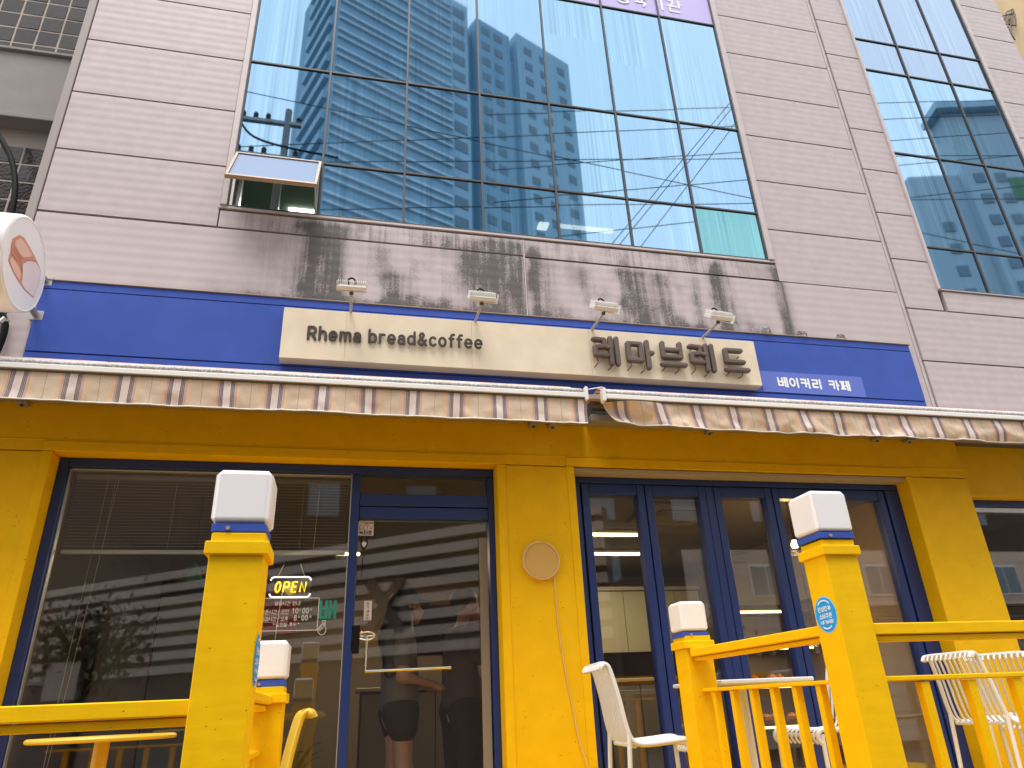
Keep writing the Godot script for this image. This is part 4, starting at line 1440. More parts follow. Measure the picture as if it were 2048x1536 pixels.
	put(sp, "cable", tb(curve([V(0.085, -0.095, 0.012), V(0.088, -0.35, 0.006), V(0.11, -0.62, 0.006), V(0.15, -0.9, 0.008), V(0.17, -1.05, 0.012), V(0.22, -1.25, 0.02), V(0.24, -1.4, 0.03)]), 0.0035, 6), mats["speaker_ring"])


# ---------------------------------------------------------------- awnings
func build_awnings() -> void:
	var labels := ["long striped retractable awning rolled in over the door and left window", "striped retractable awning rolled in over the folding doors, its valance end curled"]
	for i in 2:
		var x0: float = [-3.0, 1.612][i]
		var x1: float = [1.487, 6.2][i]
		var a := thing("awning", labels[i], "awning")
		put(a, "front_bar", bx(V(x0, 3.408, 0.485), V(x1, 3.444, 0.515), 0.006), mats["white_metal"])
		var lip := Mb.new()
		lip.box(V(x0 + 0.01, 3.399, 0.488), V(x1 - 0.01, 3.4075, 0.51), 0.002)
		put(a, "bar_lip", lip, mats["dark_metal"])
		var roll := []
		var k := 0
		while x0 + 0.02 + k * 0.12 < x1:
			roll.append(V(minf(x0 + 0.02 + k * 0.12, x1 - 0.02), 3.460 + rng.randf_range(-0.002, 0.002), 0.485 + rng.randf_range(-0.003, 0.003)))
			k += 1
		put(a, "fabric_roll", tb(roll, 0.021, 10), mats["white_dirty"])
		for x in [x0, x1]:
			put(a, "end_cap", bx(V(x - 0.012, 3.388, 0.46), V(x + 0.012, 3.487, 0.522), 0.006), mats["white_metal"])
		# valance: hanging cloth with soft waves
		var m := Mb.new()
		var hem := Mb.new()
		var nx := int((x1 - x0) / 0.02)
		var ny := 8
		var f := FastNoiseLite.new()
		f.seed = 40 + i
		f.frequency = 0.9
		var rows := []
		for r in ny + 1:
			var t := float(r) / ny
			var row := []
			for c in nx + 1:
				var x := lerpf(x0, x1, float(c) / nx)
				var wave := (0.008 + 0.006 * i) * f.get_noise_2d(x * 2.2, t * 0.6) + (0.004 + 0.003 * i) * f.get_noise_2d(x * 7.0, t * 1.5 + 20.0)
				var z := 0.497 + wave * 2.0 * (0.25 + t) - 0.012 * t
				var y := 3.400 - 0.165 * t + 0.006 * f.get_noise_2d(x * 1.5, 50.0) * t
				var xs := x + 0.012 * t * f.get_noise_2d(x * 1.2, 80.0)
				if i == 1:
					xs += 0.028 * t
					var curl := clampf(1.0 - (x - x0) / 0.5, 0.0, 1.0)
					z += 0.05 * curl * sin(t * 2.6 + 4.0 * curl)
					y += 0.03 * curl * t
					xs += 0.035 * curl * t
				row.append(V(xs, y, z))
			rows.append(row)
		for r in ny + 1:
			for c in nx + 1:
				var dx: Vector3 = rows[r][mini(c + 1, nx)] - rows[r][maxi(c - 1, 0)]
				var dy: Vector3 = rows[maxi(r - 1, 0)][c] - rows[mini(r + 1, ny)][c]
				m.vert(rows[r][c], dx.cross(dy).normalized(), Vector2((lerpf(x0, x1, float(c) / nx) + 0.0) / 0.2755, float(r) / ny))
		for r in ny:
			for c in nx:
				var q := r * (nx + 1) + c
				m.tri_i(q, q + nx + 1, q + nx + 2); m.tri_i(q, q + nx + 2, q + 1)
		put(a, "valance", m, mats["awning_cloth"])
		var hp := []
		for c in range(0, nx + 1, 2):
			hp.append(rows[ny][c] + V(0, -0.002, 0))
		hem.tube(hp, 0.0045, 6)
		put(a, "hem", hem, mats["white_metal"])
		# rolled cloth and cassette on the wall, folding arms
		put(a, "roller", tb([V(x0 + 0.05, 3.545, 0.10), V(x1 - 0.05, 3.545, 0.10)], 0.05, 14), mats["dark_metal"])
		put(a, "cassette", bx(V(x0 + 0.03, 3.40, 0.014), V(x1 + (0.13 if i == 0 else -0.03), 3.455, 0.13), 0.006), mats["grey_metal"])
		var sheet := Mb.new()
		sheet.box(V(x0 + 0.04, 3.575, 0.10), V(x1 - 0.04, 3.578, 0.30))
		sheet.quad(V(x0 + 0.04, 3.576, 0.30), V(x0 + 0.04, 3.472, 0.478), V(x1 - 0.04, 3.472, 0.478), V(x1 - 0.04, 3.576, 0.30))
		put(a, "cloth_top", sheet, mats["awning_cloth"])
		for x in [x0 + 0.4, x1 - 0.35]:
			put(a, "folding_arm", tb([V(x, 3.47, 0.13), V(x + 0.5 * (1 if x < (x0 + x1) / 2 else -1), 3.475, 0.30), V(x, 3.425, 0.485)], 0.016, 8), mats["white_metal"])
		for x in ([-2.0, 1.235, 1.375] if i == 0 else [2.6, 4.05, 4.35]):
			var bk := put(a, "wall_bracket", bx(V(x - 0.03, 3.372, 0.013), V(x + 0.03, 3.399, 0.09), 0.004), mats["grey_metal"])
			put(bk, "bolt", tb([V(x, 3.371, 0.055), V(x, 3.36, 0.055)], 0.010, 8), mats["dark_metal"])
	var br := Mb.new()
	br.box(V(1.46, 3.44, 0.38), V(1.64, 3.475, 0.42), 0.004)
	br.box(V(1.52, 3.44, 0.06), V(1.56, 3.475, 0.378), 0.004)
	var joint := thing("awning_joint_arm", "tan folded arm in the gap between the two awnings", "bracket")
	put(joint, "arm", br, mats["frame_tan"])
	put(joint, "cable", tb([V(1.48, 3.478, 0.47), V(1.62, 3.51, 0.47)], 0.004, 5), mats["white_metal"])


# ---------------------------------------------------------------- deck railings with post lamps
func post(parent: Node3D, x0: float, x1: float, y0: float, y1: float, z1: float) -> void:
	var z0 := z1 - (x1 - x0)
	var p := put(parent, "post", bx(V(x0, y0, z0), V(x1, y1, z1), 0.004), mats["yellow_wood"])
	put(p, "post_cap", bx(V(x0 - 0.012, y1 - 0.062, z0 - 0.012), V(x1 + 0.012, y1 - 0.026, z1 + 0.012), 0.003), mats["yellow_wood"])


func post_lamp(x0: float, x1: float, y0: float, y1: float, z1: float, label: String) -> void:
	var s := x1 - x0
	var t := thing("post_lamp", label, "lamp", V((x0 + x1) / 2, y0, z1 - s / 2), "cube lamps on the railing posts")
	put(t, "base", bx(V(-s / 2 + 0.006, -0.024, -s / 2 + 0.006), V(s / 2 - 0.006, 0.0, s / 2 - 0.006), 0.002), mats["blue_panel"])
	put(t, "shade", bx(V(-s / 2, 0.001, -s / 2), V(s / 2, y1 - y0, s / 2), 0.016), mats["white_plastic"])
	put(t, "screw", tb([V(-s * 0.18, -0.014, s / 2 - 0.007), V(-s * 0.18, -0.014, s / 2 + 0.001)], 0.006, 8), mats["frame_tan"])


func beam(parent: Node3D, called: String, a: Vector3, b: Vector3, w: float, h: float, bev := 0.004) -> void:   # a, b: top centre line
	var d := (b - a).normalized()
	var s := d.cross(Vector3.UP).normalized()
	var t := Transform3D(Basis(d, Vector3.UP, d.cross(Vector3.UP)), a)
	var m := Mb.new()
	m.box(V(0, -h, -w / 2), V(a.distance_to(b), 0, w / 2), bev, t)
	put(parent, called, m, mats["yellow_wood"])


func build_railings() -> void:
	var l := thing("deck_railing", "yellow wooden railing left of the entrance steps, lower of the two", "railing")
	post(l, -0.369, -0.226, 0.12, 2.027, 2.53)
	post(l, -0.352, -0.216, 0.75, 1.672, 1.45)
	beam(l, "top_rail", V(-2.4, 1.606, 2.43), V(-0.372, 1.609, 2.43), 0.085, 0.040)
	beam(l, "under_rail", V(-2.4, 1.563, 2.432), V(-0.372, 1.567, 2.432), 0.045, 0.022)
	beam(l, "top_rail", V(-0.300, 1.636, 1.452), V(-0.298, 1.636, 2.384), 0.085, 0.030)
	beam(l, "under_rail", V(-0.300, 1.604, 1.452), V(-0.298, 1.604, 2.384), 0.045, 0.022)
	beam(l, "lower_rail", V(-0.310, 1.45, 1.452), V(-0.300, 1.45, 2.384), 0.05, 0.018)
	beam(l, "lower_rail", V(-2.4, 1.40, 2.43), V(-0.372, 1.40, 2.43), 0.05, 0.018)
	for i in 6:
		put(l, "baluster", bx(V(-0.325, 0.78, 1.56 + i * 0.14), V(-0.293, 1.43, 1.592 + i * 0.14), 0.002), mats["yellow_wood"])
	for i in 9:
		put(l, "baluster", bx(V(-2.25 + i * 0.21, 0.78, 2.412), V(-2.213 + i * 0.21, 1.38, 2.448), 0.002), mats["yellow_wood"])
	var r := thing("deck_railing", "yellow wooden railing right of the entrance steps with white chairs behind", "railing")
	post(r, 1.820, 1.966, 0.12, 2.112, 2.13)
	post(r, 1.660, 1.800, 0.75, 1.852, 1.13)
	beam(r, "top_rail", V(1.715, 1.787, 1.132), V(1.865, 1.80, 1.984), 0.088, 0.038)
	beam(r, "under_rail", V(1.715, 1.748, 1.133), V(1.865, 1.760, 1.984), 0.045, 0.018)
	beam(r, "lower_rail", V(1.735, 1.606, 1.132), V(1.87, 1.604, 1.984), 0.05, 0.016)
	beam(r, "top_rail", V(1.968, 1.794, 2.07), V(4.6, 1.788, 2.07), 0.10, 0.042)
	beam(r, "under_rail", V(1.968, 1.750, 2.085), V(4.6, 1.744, 2.085), 0.045, 0.022)
	beam(r, "lower_rail", V(1.968, 1.606, 2.08), V(4.6, 1.592, 2.08), 0.05, 0.018)
	for i in 7:
		var t := (0.09 + i * 0.158)
		var c := V(lerpf(1.735, 1.87, t), 0, lerpf(1.132, 1.984, t))
		put(r, "baluster", bx(c + V(-0.016, 0.93, -0.016), c + V(0.016, 1.589, 0.016), 0.002), mats["yellow_wood"])
	for i in 12:
		put(r, "baluster", bx(V(2.135 + i * 0.211, 0.93, 2.062), V(2.172 + i * 0.211, 1.583, 2.098), 0.002), mats["yellow_wood"])
	post_lamp(-0.378, -0.222, 2.052, 2.208, 2.535, "white cube lamp on the tall post in front of the left window")
	post_lamp(-0.36, -0.211, 1.694, 1.842, 1.455, "white cube lamp below the opening hours, low on a short post")
	post_lamp(1.805, 1.975, 2.139, 2.309, 2.142, "white cube lamp on the tall post before the folding doors")
	post_lamp(1.650, 1.798, 1.868, 2.016, 1.135, "smaller white cube lamp on the short post before the folding doors")
	# round blue stickers on the inner faces of the tall posts
	for s in 2:
		var par: Node3D = [l, r][s]
		var f := Transform3D(Basis(V(0, 0, -1), V(0, 1, 0), V(1, 0, 0)), V(-0.2252, 1.70, 2.455)) if s == 0 else Transform3D(Basis(V(0, 0, 1), V(0, 1, 0), V(-1, 0, 0)), V(1.8192, 1.835, 2.058))
		var disc := PackedVector2Array()
		var rim := PackedVector2Array()
		for k in 32:
			var q := Vector2(cos(TAU * k / 32), sin(TAU * k / 32))
			rim.append(q * Vector2(0.068, 0.068))
			disc.append(q * Vector2(0.064, 0.064))
		var m := Mb.new()
		m.plate(rim, f, 0.0)
		var st := put(par, "round_sticker", m, mats["sticker_rim"])
		st.set_meta("label", "round blue sticker with white Korean words on the tall post")
		m = Mb.new()
		m.plate(disc, f * at(0, 0, 0.0006), 0.0)
		put(st, "sticker_face", m, mats["sticker_blue"])
		m = Mb.new()
		write(m, "민생회복", f * at(-0.040, 0.012, 0.0012), 0.017, 0.0205, 0.0027, 1.0)
		write(m, "소비쿠폰", f * at(-0.040, -0.014, 0.0012), 0.017, 0.0205, 0.0027, 1.0)
		write(m, "사용가능매장", f * at(-0.040, -0.034, 0.0012), 0.012, 0.0138, 0.002, 1.0)
		m.strokes([arc(Vector2.ZERO, Vector2(0.052, 0.052), 50, 130, 10), arc(Vector2.ZERO, Vector2(0.052, 0.052), 240, 300, 8)], f * at(0, 0, 0.0012), 0.005)
		put(st, "sticker_print", m, mats["white_print"])


# ---------------------------------------------------------------- chairs and tables
func chair(called: String, label: String, group: String, mk: String, place: Vector3, turn: float) -> Node3D:   # faces its own +x
	var t := thing(called, label, "chair", place, group)
	t.rotation.y = turn
	var prof := curve([V(-0.275, 0.80, 0), V(-0.262, 0.822, 0), V(-0.235, 0.822, 0), V(-0.215, 0.79, 0), V(-0.185, 0.66, 0), V(-0.165, 0.54, 0), V(-0.14, 0.475, 0), V(-0.08, 0.455, 0), V(0.06, 0.462, 0), V(0.17, 0.470, 0), V(0.215, 0.458, 0), V(0.225, 0.425, 0), V(0.205, 0.40, 0)], 4)
	for k in 11:
		var z := -0.195 + 0.39 * k / 10.0
		var edge := k == 0 or k == 10
		var pts := []
		for q in prof:
			pts.append(q + V(0, 0, z * (1.0 - 0.10 * clampf((q.y - 0.5) / 0.3, 0.0, 1.0))))
		put(t, "side_tube" if edge else "slat", tb(pts, 0.0125 if edge else 0.0066, 8), mats[mk])
	for s in [-1.0, 1.0]:
		put(t, "leg", tb([V(-0.155, 0.50, s * 0.197), V(-0.175, 0.25, s * 0.20), V(-0.20, 0.0, s * 0.205)], 0.012, 8), mats[mk])
		put(t, "leg", tb([V(0.20, 0.445, s * 0.197), V(0.205, 0.22, s * 0.20), V(0.215, 0.0, s * 0.205)], 0.012, 8), mats[mk])
	put(t, "top_bar", tb(curve([V(-0.262, 0.80, -0.178), V(-0.25, 0.826, -0.165), V(-0.25, 0.828, 0.0), V(-0.25, 0.826, 0.165), V(-0.262, 0.80, 0.178)]), 0.0125, 8), mats[mk])
	put(t, "seat_bar", tb([V(0.19, 0.44, -0.195), V(0.19, 0.44, 0.195)], 0.010, 8), mats[mk])
	put(t, "seat_bar", tb([V(-0.13, 0.45, -0.195), V(-0.13, 0.45, 0.195)], 0.010, 8), mats[mk])
	return t


func cafe_table(called: String, label: String, mk: String, place: Vector3, hx: float, hz: float, h: float, rounded: bool) -> void:
	var t := thing(called, label, "table", place)
	if rounded:
		var m := Mb.new()
		m.lathe([Vector2(0, h), Vector2(hx - 0.008, h), Vector2(hx, h - 0.008), Vector2(hx, h - 0.014), Vector2(hx - 0.008, h - 0.02), Vector2(0, h - 0.02)], Vector3.ZERO, Vector3.UP, 48)
		put(t, "tabletop", m, mats[mk])
	else:
		put(t, "tabletop", bx(V(-hx, h - 0.022, -hz), V(hx, h, hz), 0.008), mats[mk])
	put(t, "column", tb([V(0, h - 0.023, 0), V(0, 0.02, 0)], 0.03, 14), mats[mk])
	var b := Mb.new()
	b.lathe([Vector2(0, 0.02), Vector2(0.2, 0.012), Vector2(0.21, 0.0), Vector2(0, 0.0)], Vector3.ZERO, Vector3.UP, 32)
	put(t, "base", b, mats[mk])


func build_furniture() -> void:
	var g := "white slatted chairs on the right deck"
	chair("slatted_chair", "white slatted chair in profile between the yellow pillar and the short post", g, "chair_white", V(1.555, 0.915, 0.78), -0.10)
	var list := [[2.71, 0.915, 0.62, PI + 0.05, "white slatted chair facing left behind the yellow balusters"], [3.80, 0.915, 0.70, 0.05, "white slatted chair nearest the right pillar, seen through the front railing"], [4.33, 0.915, 0.42, 0.35, "white slatted chair cut off by the right edge of view"]]
	var first := get_node("slatted_chair")
	for c in list:
		var d: Node3D = first.duplicate()
		d.name = numbered("slatted_chair")
		add_child(d)
		d.position = V(c[0], c[1], c[2])
		d.rotation.y = c[3]
		tag(d, c[4], "chair", g)
	chair("slatted_chair", "yellow slatted chair behind the short left post", "", "chair_yellow", V(-0.40, 0.755, 0.82), PI + 0.12)
	cafe_table("cafe_table", "white table between two white chairs behind the balusters", "chair_white", V(2.17, 0.915, 0.68), 0.27, 0.30, 0.73, false)
	cafe_table("cafe_table", "white table behind the chairs at the right edge", "chair_white", V(4.75, 0.915, 0.75), 0.36, 0.32, 0.73, false)
	cafe_table("cafe_table", "thin round yellow table under the left railing", "chair_yellow", V(-0.97, 0.755, 0.95), 0.285, 0.285, 0.765, true)


# ---------------------------------------------------------------- two customers inside
func build_people() -> void:
	# x: the way they face, z: across; built at the origin and turned
	for i in 2:
		var woman := i == 0
		var t := thing("person", "long-haired person in a cap, grey top and black shorts behind the door glass" if woman else "dark-haired person in a dark mauve shirt raising a hand, right behind the door glass", "person", V(0.40, 0.755, -0.86) if woman else V(0.83, 0.755, -0.78))
		t.rotation.y = 0.12 if woman else 0.35
		var s := 1.0 if woman else 1.0
		var hip := 0.80 * s
		var sh := 1.30 * s
		var skin := "skin" if woman else "skin_tan"
		var w := 0.155 if woman else 0.185
		# body: legs, trunk, arms, neck and head in one surface
		var bones := [[V(0, hip, 0), V(0, 1.05, 0), 0.12, 0.105], [V(0, 1.05, 0), V(0.0, sh - 0.06, 0), 0.105, 0.11], [V(0, sh, -w * 0.8), V(0, sh, w * 0.8), 0.05, 0.05], [V(0, sh, 0), V(0.02, sh + 0.12, 0), 0.052, 0.045]]
		for z in [-1.0, 1.0]:
			var st: float = 0.05 * z
			bones.append([V(0, hip, z * 0.085), V(0.01 + st * 0.3, 0.44, z * 0.095), 0.085, 0.052])
			bones.append([V(0.01 + st * 0.3, 0.44, z * 0.095), V(-0.02 + st, 0.08, z * 0.10), 0.054, 0.034])
			bones.append([V(-0.03 + st, 0.045, z * 0.10), V(0.14 + st, 0.03, z * 0.105), 0.036, 0.028])
			var el := V(-0.02, 1.03, z * (w + 0.06))
			var ha := V(0.20, 0.98, z * (w - 0.02))
			if not woman:
				el = V(0.06, 1.04, z * (w + 0.04))
				ha = V(0.24, 1.26, z * 0.08)
			bones.append([V(0, sh - 0.01, z * w), el, 0.046, 0.036])
			bones.append([el, ha, 0.035, 0.024])
		var m := body(bones, 0.05, 0.014)
		var c := V(0.045, sh + 0.205, 0)
		blob([[c + V(-0.02, 0.015, 0), c + V(0.0, 0.01, 0), 0.092, 0.090], [c + V(0.045, -0.06, 0), c + V(0.055, -0.075, 0), 0.052, 0.046], [c + V(0.088, 0.0, 0), c + V(0.108, -0.028, 0), 0.010, 0.015],
			[c + V(0.085, -0.06, -0.015), c + V(0.085, -0.06, 0.015), 0.012, 0.012], [c + V(-0.01, -0.01, -0.088), c + V(-0.015, -0.035, -0.090), 0.016, 0.012], [c + V(-0.01, -0.01, 0.088), c + V(-0.015, -0.035, 0.090), 0.016, 0.012]], 0.03, 0.006, m)
		# hands with separate fingers
		for z in [-1.0, 1.0]:
			var wr := V(0.20, 0.98, z * (w - 0.02))
			var d := V(0.9, -0.35, -0.2 * z).normalized()
			if not woman:
				wr = V(0.24, 1.26, z * 0.08)
				d = V(0.25, 0.93, -0.2 * z).normalized()
			var across := d.cross(V(0, 0, 1)).normalized()
			var side := V(0, 0, z)
			var hb := [[wr, wr + d * 0.075, 0.022, 0.028]]
			for k in 4:
				var off := side * (0.030 - 0.020 * k)
				var ln: float = [0.062, 0.074, 0.080, 0.070][k]
				hb.append([wr + d * 0.085 + off, wr + d * (0.085 + ln * 0.5) + off - across * 0.006, 0.0095, 0.009])
				hb.append([wr + d * (0.085 + ln * 0.5) + off - across * 0.006, wr + d * (0.085 + ln) + off - across * 0.022, 0.009, 0.0075])
			hb.append([wr + d * 0.03 - side * 0.03, wr + d * 0.085 - side * 0.058, 0.011, 0.009])
			blob(hb, 0.008, 0.004, m)
		put(t, "body", m, mats[skin])
		var shirt := [[V(0, 0.87, 0), V(0, 1.05, 0), 0.135, 0.118], [V(0, 1.05, 0), V(0, sh - 0.06, 0), 0.118, 0.118], [V(0, sh, -w * 0.85), V(0, sh, w * 0.85), 0.062, 0.062]]
		for z in [-1.0, 1.0]:
			shirt.append([V(0, 0.87, z * 0.07), V(0, 1.15, z * 0.075), 0.105, 0.095])
			shirt.append([V(0, sh - 0.01, z * w), V(-0.012 if woman else 0.035, 1.14, z * (w + 0.036)), 0.066, 0.064])
		put(t, "shirt", body(shirt, 0.05, 0.015), mats["shirt_grey" if woman else "shirt_mauve"])
		var pants := [[V(0, hip + 0.02, -0.06), V(0, hip + 0.02, 0.06), 0.122, 0.122]]
		for z in [-1.0, 1.0]:
			pants.append([V(0, hip, z * 0.085), V(0.01, 0.72 if woman else 0.16, z * 0.10), 0.11, 0.105 if woman else 0.06])
		put(t, "shorts" if woman else "trousers", body(pants, 0.05, 0.016), mats["cloth_black"])
		var hair := [[c + V(-0.03, 0.03, 0), c + V(-0.012, 0.035, 0), 0.098, 0.096]]
		if woman:
			hair.append([c + V(-0.06, 0.0, 0.01), c + V(-0.09, -0.22, 0.05), 0.09, 0.115])
			hair.append([c + V(-0.09, -0.22, 0.05), c + V(-0.11, -0.42, 0.10), 0.115, 0.07])
			hair.append([c + V(-0.02, -0.05, 0.06), c + V(-0.04, -0.25, 0.14), 0.045, 0.06])
		put(t, "hair", body(hair, 0.04, 0.012), mats["hair"])
		if woman:
			var cap := Mb.new()
			blob([[c + V(-0.01, 0.05, 0), c + V(-0.005, 0.055, 0), 0.098, 0.098]], 0.02, 0.01, cap)
			cap.box(V(-0.01, -0.006, -0.075), V(0.10, 0.006, 0.075), 0.005, Transform3D(Basis(V(0, 0, 1), -0.12), c + V(0.075, 0.05, 0)))
			put(t, "cap", cap, mats["cap_navy"])
		else:
			put(t, "phone", bx(V(0.26, 1.33, -0.04), V(0.27, 1.48, 0.04), 0.004), mats["black_rubber"])
		for z in [-1.0, 1.0]:
			var sb := Mb.new()
			blob([[V(-0.04 + 0.05 * z, 0.042, z * 0.10), V(0.15 + 0.05 * z, 0.034, z * 0.105), 0.044, 0.036]], 0.02, 0.01, sb)
			put(t, "shoe", sb, mats["cloth_black" if not woman else "white_print"])


# ---------------------------------------------------------------- notices on the glass
func build_glass_notices() -> void:
	var n := thing("neon_open_sign", "small hanging neon sign reading OPEN in yellow between white bars", "sign", V(-0.346, 2.313, -0.215))
	put(n, "acrylic_back", bx(V(-0.128, -0.064, -0.006), V(0.128, 0.064, -0.002)), mats["acrylic"])
	var y := Mb.new()
	for i in 4:
		var lines := fit(latin("OPEN"[i]), Rect2(-0.094 + i * 0.051, -0.031, 0.037, 0.062))
		for l in lines:
			var pts := []
			for q in l:
				pts.append(V(q.x + q.y * 0.12, q.y, 0.006))
			y.tube(pts, 0.0054, 8)
	put(n, "neon_tube", y, glow("neon_yellow", Color(1.0, 0.84, 0.0), 0.75))
	for s in [1.0, -1.0]:
		put(n, "neon_tube", tb([V(-0.124, 0.042 * s, 0.004), V(-0.115, 0.057 * s, 0.004), V(-0.103, 0.062 * s, 0.004), V(0.103, 0.062 * s, 0.004), V(0.115, 0.057 * s, 0.004), V(0.124, 0.042 * s, 0.004)], 0.0045, 8), glow("neon_white", Color(1.0, 0.97, 0.95), 0.9))
		put(n, "hanging_cord", tb([V(0.083 * s, 0.064, 0.0), V(0.05 * s, 0.145, 0.0)], 0.0012, 4), mats["white_print"])
	put(n, "power_cord", tb(curve([V(-0.045, -0.02, 0.012), V(-0.05, -0.1, 0.012), V(-0.058, -0.2, 0.012), V(-0.065, -0.40, 0.01), V(-0.07, -0.6, 0.01)]), 0.0017, 5), mats["white_print"])
	var ol := OmniLight3D.new()
	ol.name = "neon_open_sign_light"
	ol.light_energy = 0.012
	ol.light_color = Color(1.0, 0.93, 0.4)
	ol.light_size = 0.08
	ol.omni_range = 6.0
	ol.omni_attenuation = 2.0
	ol.shadow_enabled = true
	ol.position = V(-0.346, 2.313, -0.199)
	add_child(ol)

	var door: Node3D = cafe.get_node("glass_door")
	var win: Node3D = cafe.get_node("display_window")
	var m := Mb.new()
	m.strokes([[Vector2(-0.62, 2.238), Vector2(-0.163, 2.238), Vector2(-0.163, 2.046), Vector2(-0.62, 2.046)]], at(0, 0, -0.1655), 0.0035)
	write(m, "영업시간 안내", at(-0.427, 2.196, -0.1655), 0.021, 0.0235, 0.0021, 1.0)
	write(m, "오픈시간/오전", at(-0.503, 2.146, -0.1655), 0.023, 0.0236, 0.0022, 0.95)
	write(m, "10", at(-0.322, 2.147, -0.1655), 0.030, 0.021, 0.0034, 0.6)
	write(m, "시", at(-0.279, 2.162, -0.1655), 0.012, 0.014, 0.0014, 1.0)
	write(m, "00", at(-0.260, 2.147, -0.1655), 0.030, 0.021, 0.0034, 0.6)
	write(m, "분", at(-0.213, 2.162, -0.1655), 0.012, 0.014, 0.0014, 1.0)
	write(m, "마감시간/오후", at(-0.503, 2.104, -0.1655), 0.023, 0.0236, 0.0022, 0.95)
	write(m, "8", at(-0.307, 2.105, -0.1655), 0.030, 0.021, 0.0034, 0.6)
	write(m, "시", at(-0.282, 2.120, -0.1655), 0.012, 0.014, 0.0014, 1.0)
	write(m, "00", at(-0.262, 2.105, -0.1655), 0.030, 0.021, 0.0034, 0.6)
	write(m, "분", at(-0.214, 2.120, -0.1655), 0.012, 0.014, 0.0014, 1.0)
	write(m, "*일요일 휴무*", at(-0.432, 2.070, -0.1655), 0.020, 0.0225, 0.002, 1.0)
	m.strokes([[Vector2(-0.505, 2.139), Vector2(-0.34, 2.139)], [Vector2(-0.505, 2.097), Vector2(-0.34, 2.097)]], at(0, 0, -0.1653), 0.0012)
	var o := put(win, "opening_hours", m, mats["white_print"])
	o.set_meta("label", "white opening hours in a thin frame on the glass under the OPEN sign")
	m = Mb.new()
	m.strokes(fit([[Vector2(0, 1), Vector2(0, 0)], [Vector2(0.4, 1), Vector2(0.4, 0)], [Vector2(0, 0.56), Vector2(0.4, 0.56)], [Vector2(0.0, 0.08), Vector2(0.4, 0.08)], [Vector2(0.66, 1), Vector2(0.66, 0)], [Vector2(1.0, 1.0), Vector2(1.0, 0.0)], [Vector2(0.66, 0.5), Vector2(1.0, 0.5)]], Rect2(-0.150, 2.112, 0.088, 0.110)), at(0, 0, -0.1655), 0.0175, 0.0, 0.0, 0.00015, false)
	o = put(win, "teal_emblem", m, mats["teal"])
	o.set_meta("label", "heavy teal lettering emblem beside the opening hours")
	m = Mb.new()
	var q := func(l: Array) -> Array:
		var w := []
		for k in range(0, l.size(), 2):
			w.append(Vector2(-0.165 + 0.062 * l[k], 2.012 + 0.09 * l[k + 1]))
		return w
	m.strokes([q.call([0.60, 0.80, 0.48, 0.90, 0.46, 0.98, 0.56, 1.0, 0.64, 0.95, 0.74, 1.0, 0.82, 0.95, 0.78, 0.88, 0.60, 0.80]),
		q.call([0.42, 0.74, 0.54, 0.78, 0.60, 0.68, 0.76, 0.80, 0.84, 0.74, 0.74, 0.62, 0.86, 0.52, 0.90, 0.30, 0.72, 0.10, 0.44, 0.05, 0.24, 0.16, 0.06, 0.34, 0.10, 0.42, 0.16, 0.46, 0.42, 0.74]),
		q.call([0.16, 0.46, 0.34, 0.30]), q.call([0.26, 0.56, 0.44, 0.38]), q.call([0.36, 0.66, 0.54, 0.46]), q.call([0.60, 0.68, 0.66, 0.58])], at(0, 0, -0.1655), 0.0028)
	o = put(win, "finger_heart_decal", m, mats["white_print"])
	o.set_meta("label", "white outline drawing of a finger heart under the teal emblem")
	# camera notice and the vertical notice on the door
	var c := put(door, "camera_notice", bx(V(0.056, 2.632, -0.1636), V(0.156, 2.732, -0.1626)), mats["sticker_white"])
	c.set_meta("label", "square camera surveillance notice at the top of the door glass")
	m = Mb.new()
	write(m, "설치구역", at(0.096, 2.707, -0.162), 0.012, 0.0135, 0.0017, 1.0)
	put(c, "notice_print", m, mats["print_black"])
	m = Mb.new()
	write(m, "CCTV", at(0.062, 2.672, -0.162), 0.026, 0.0225, 0.0042, 0.72)
	put(c, "notice_print", m, mats["print_red"])
	m = Mb.new()
	write(m, "녹화중", at(0.064, 2.640, -0.162), 0.024, 0.029, 0.0042, 1.0)
	put(c, "notice_print", m, mats["print_navy"])
	c = put(door, "pull_notice", bx(V(0.116, 2.098, -0.1636), V(0.164, 2.216, -0.1626)), mats["sticker_white"])
	c.set_meta("label", "narrow upright notice above the door handle")
	m = Mb.new()
	for i in 4:
		write(m, "당기세요"[i], at(0.132, 2.190 - i * 0.0225, -0.162), 0.016, 0.02, 0.0022, 1.0)
	write(m, "PULL", at(0.124, 2.104, -0.162), 0.011, 0.0085, 0.0016, 0.65)
	put(c, "notice_print", m, mats["print_black"])
	# hook with a white suction disc below the camera notice
	var h := thing("suction_hook", "suction hook with black clip below the camera notice", "hook", V(0.098, 2.60, -0.16))
	var d := Mb.new()
	d.lathe([Vector2(0.0, 0.008), Vector2(0.016, 0.006), Vector2(0.02, 0.0)], V(0, -0.028, 0), Vector3.BACK, 20)
	put(h, "suction_disc", d, mats["white_plastic"])
	put(h, "clip", tb(curve([V(-0.012, 0.022, 0.004), V(-0.016, 0.0, 0.006), V(-0.02, -0.025, 0.008), V(0.0, -0.055, 0.008), V(0.02, -0.025, 0.008), V(0.016, 0.0, 0.006), V(0.012, 0.022, 0.004)]), 0.004, 6), mats["black_rubber"])
	put(h, "cord", tb([V(-0.002, -0.055, 0.006), V(-0.006, -0.23, 0.004)], 0.002, 5), mats["black_rubber"])


# ---------------------------------------------------------------- what stands across the street (seen in the glass)
func tower_box(parent: Node3D, called: String, base: Vector3, ang: float, w: float, d: float, h: float, mk: String) -> MeshInstance3D:
	var o := put(parent, called, bx(V(0, 0, 0), V(w, h, d)), mats[mk], base)
	o.rotation.y = ang
	return o


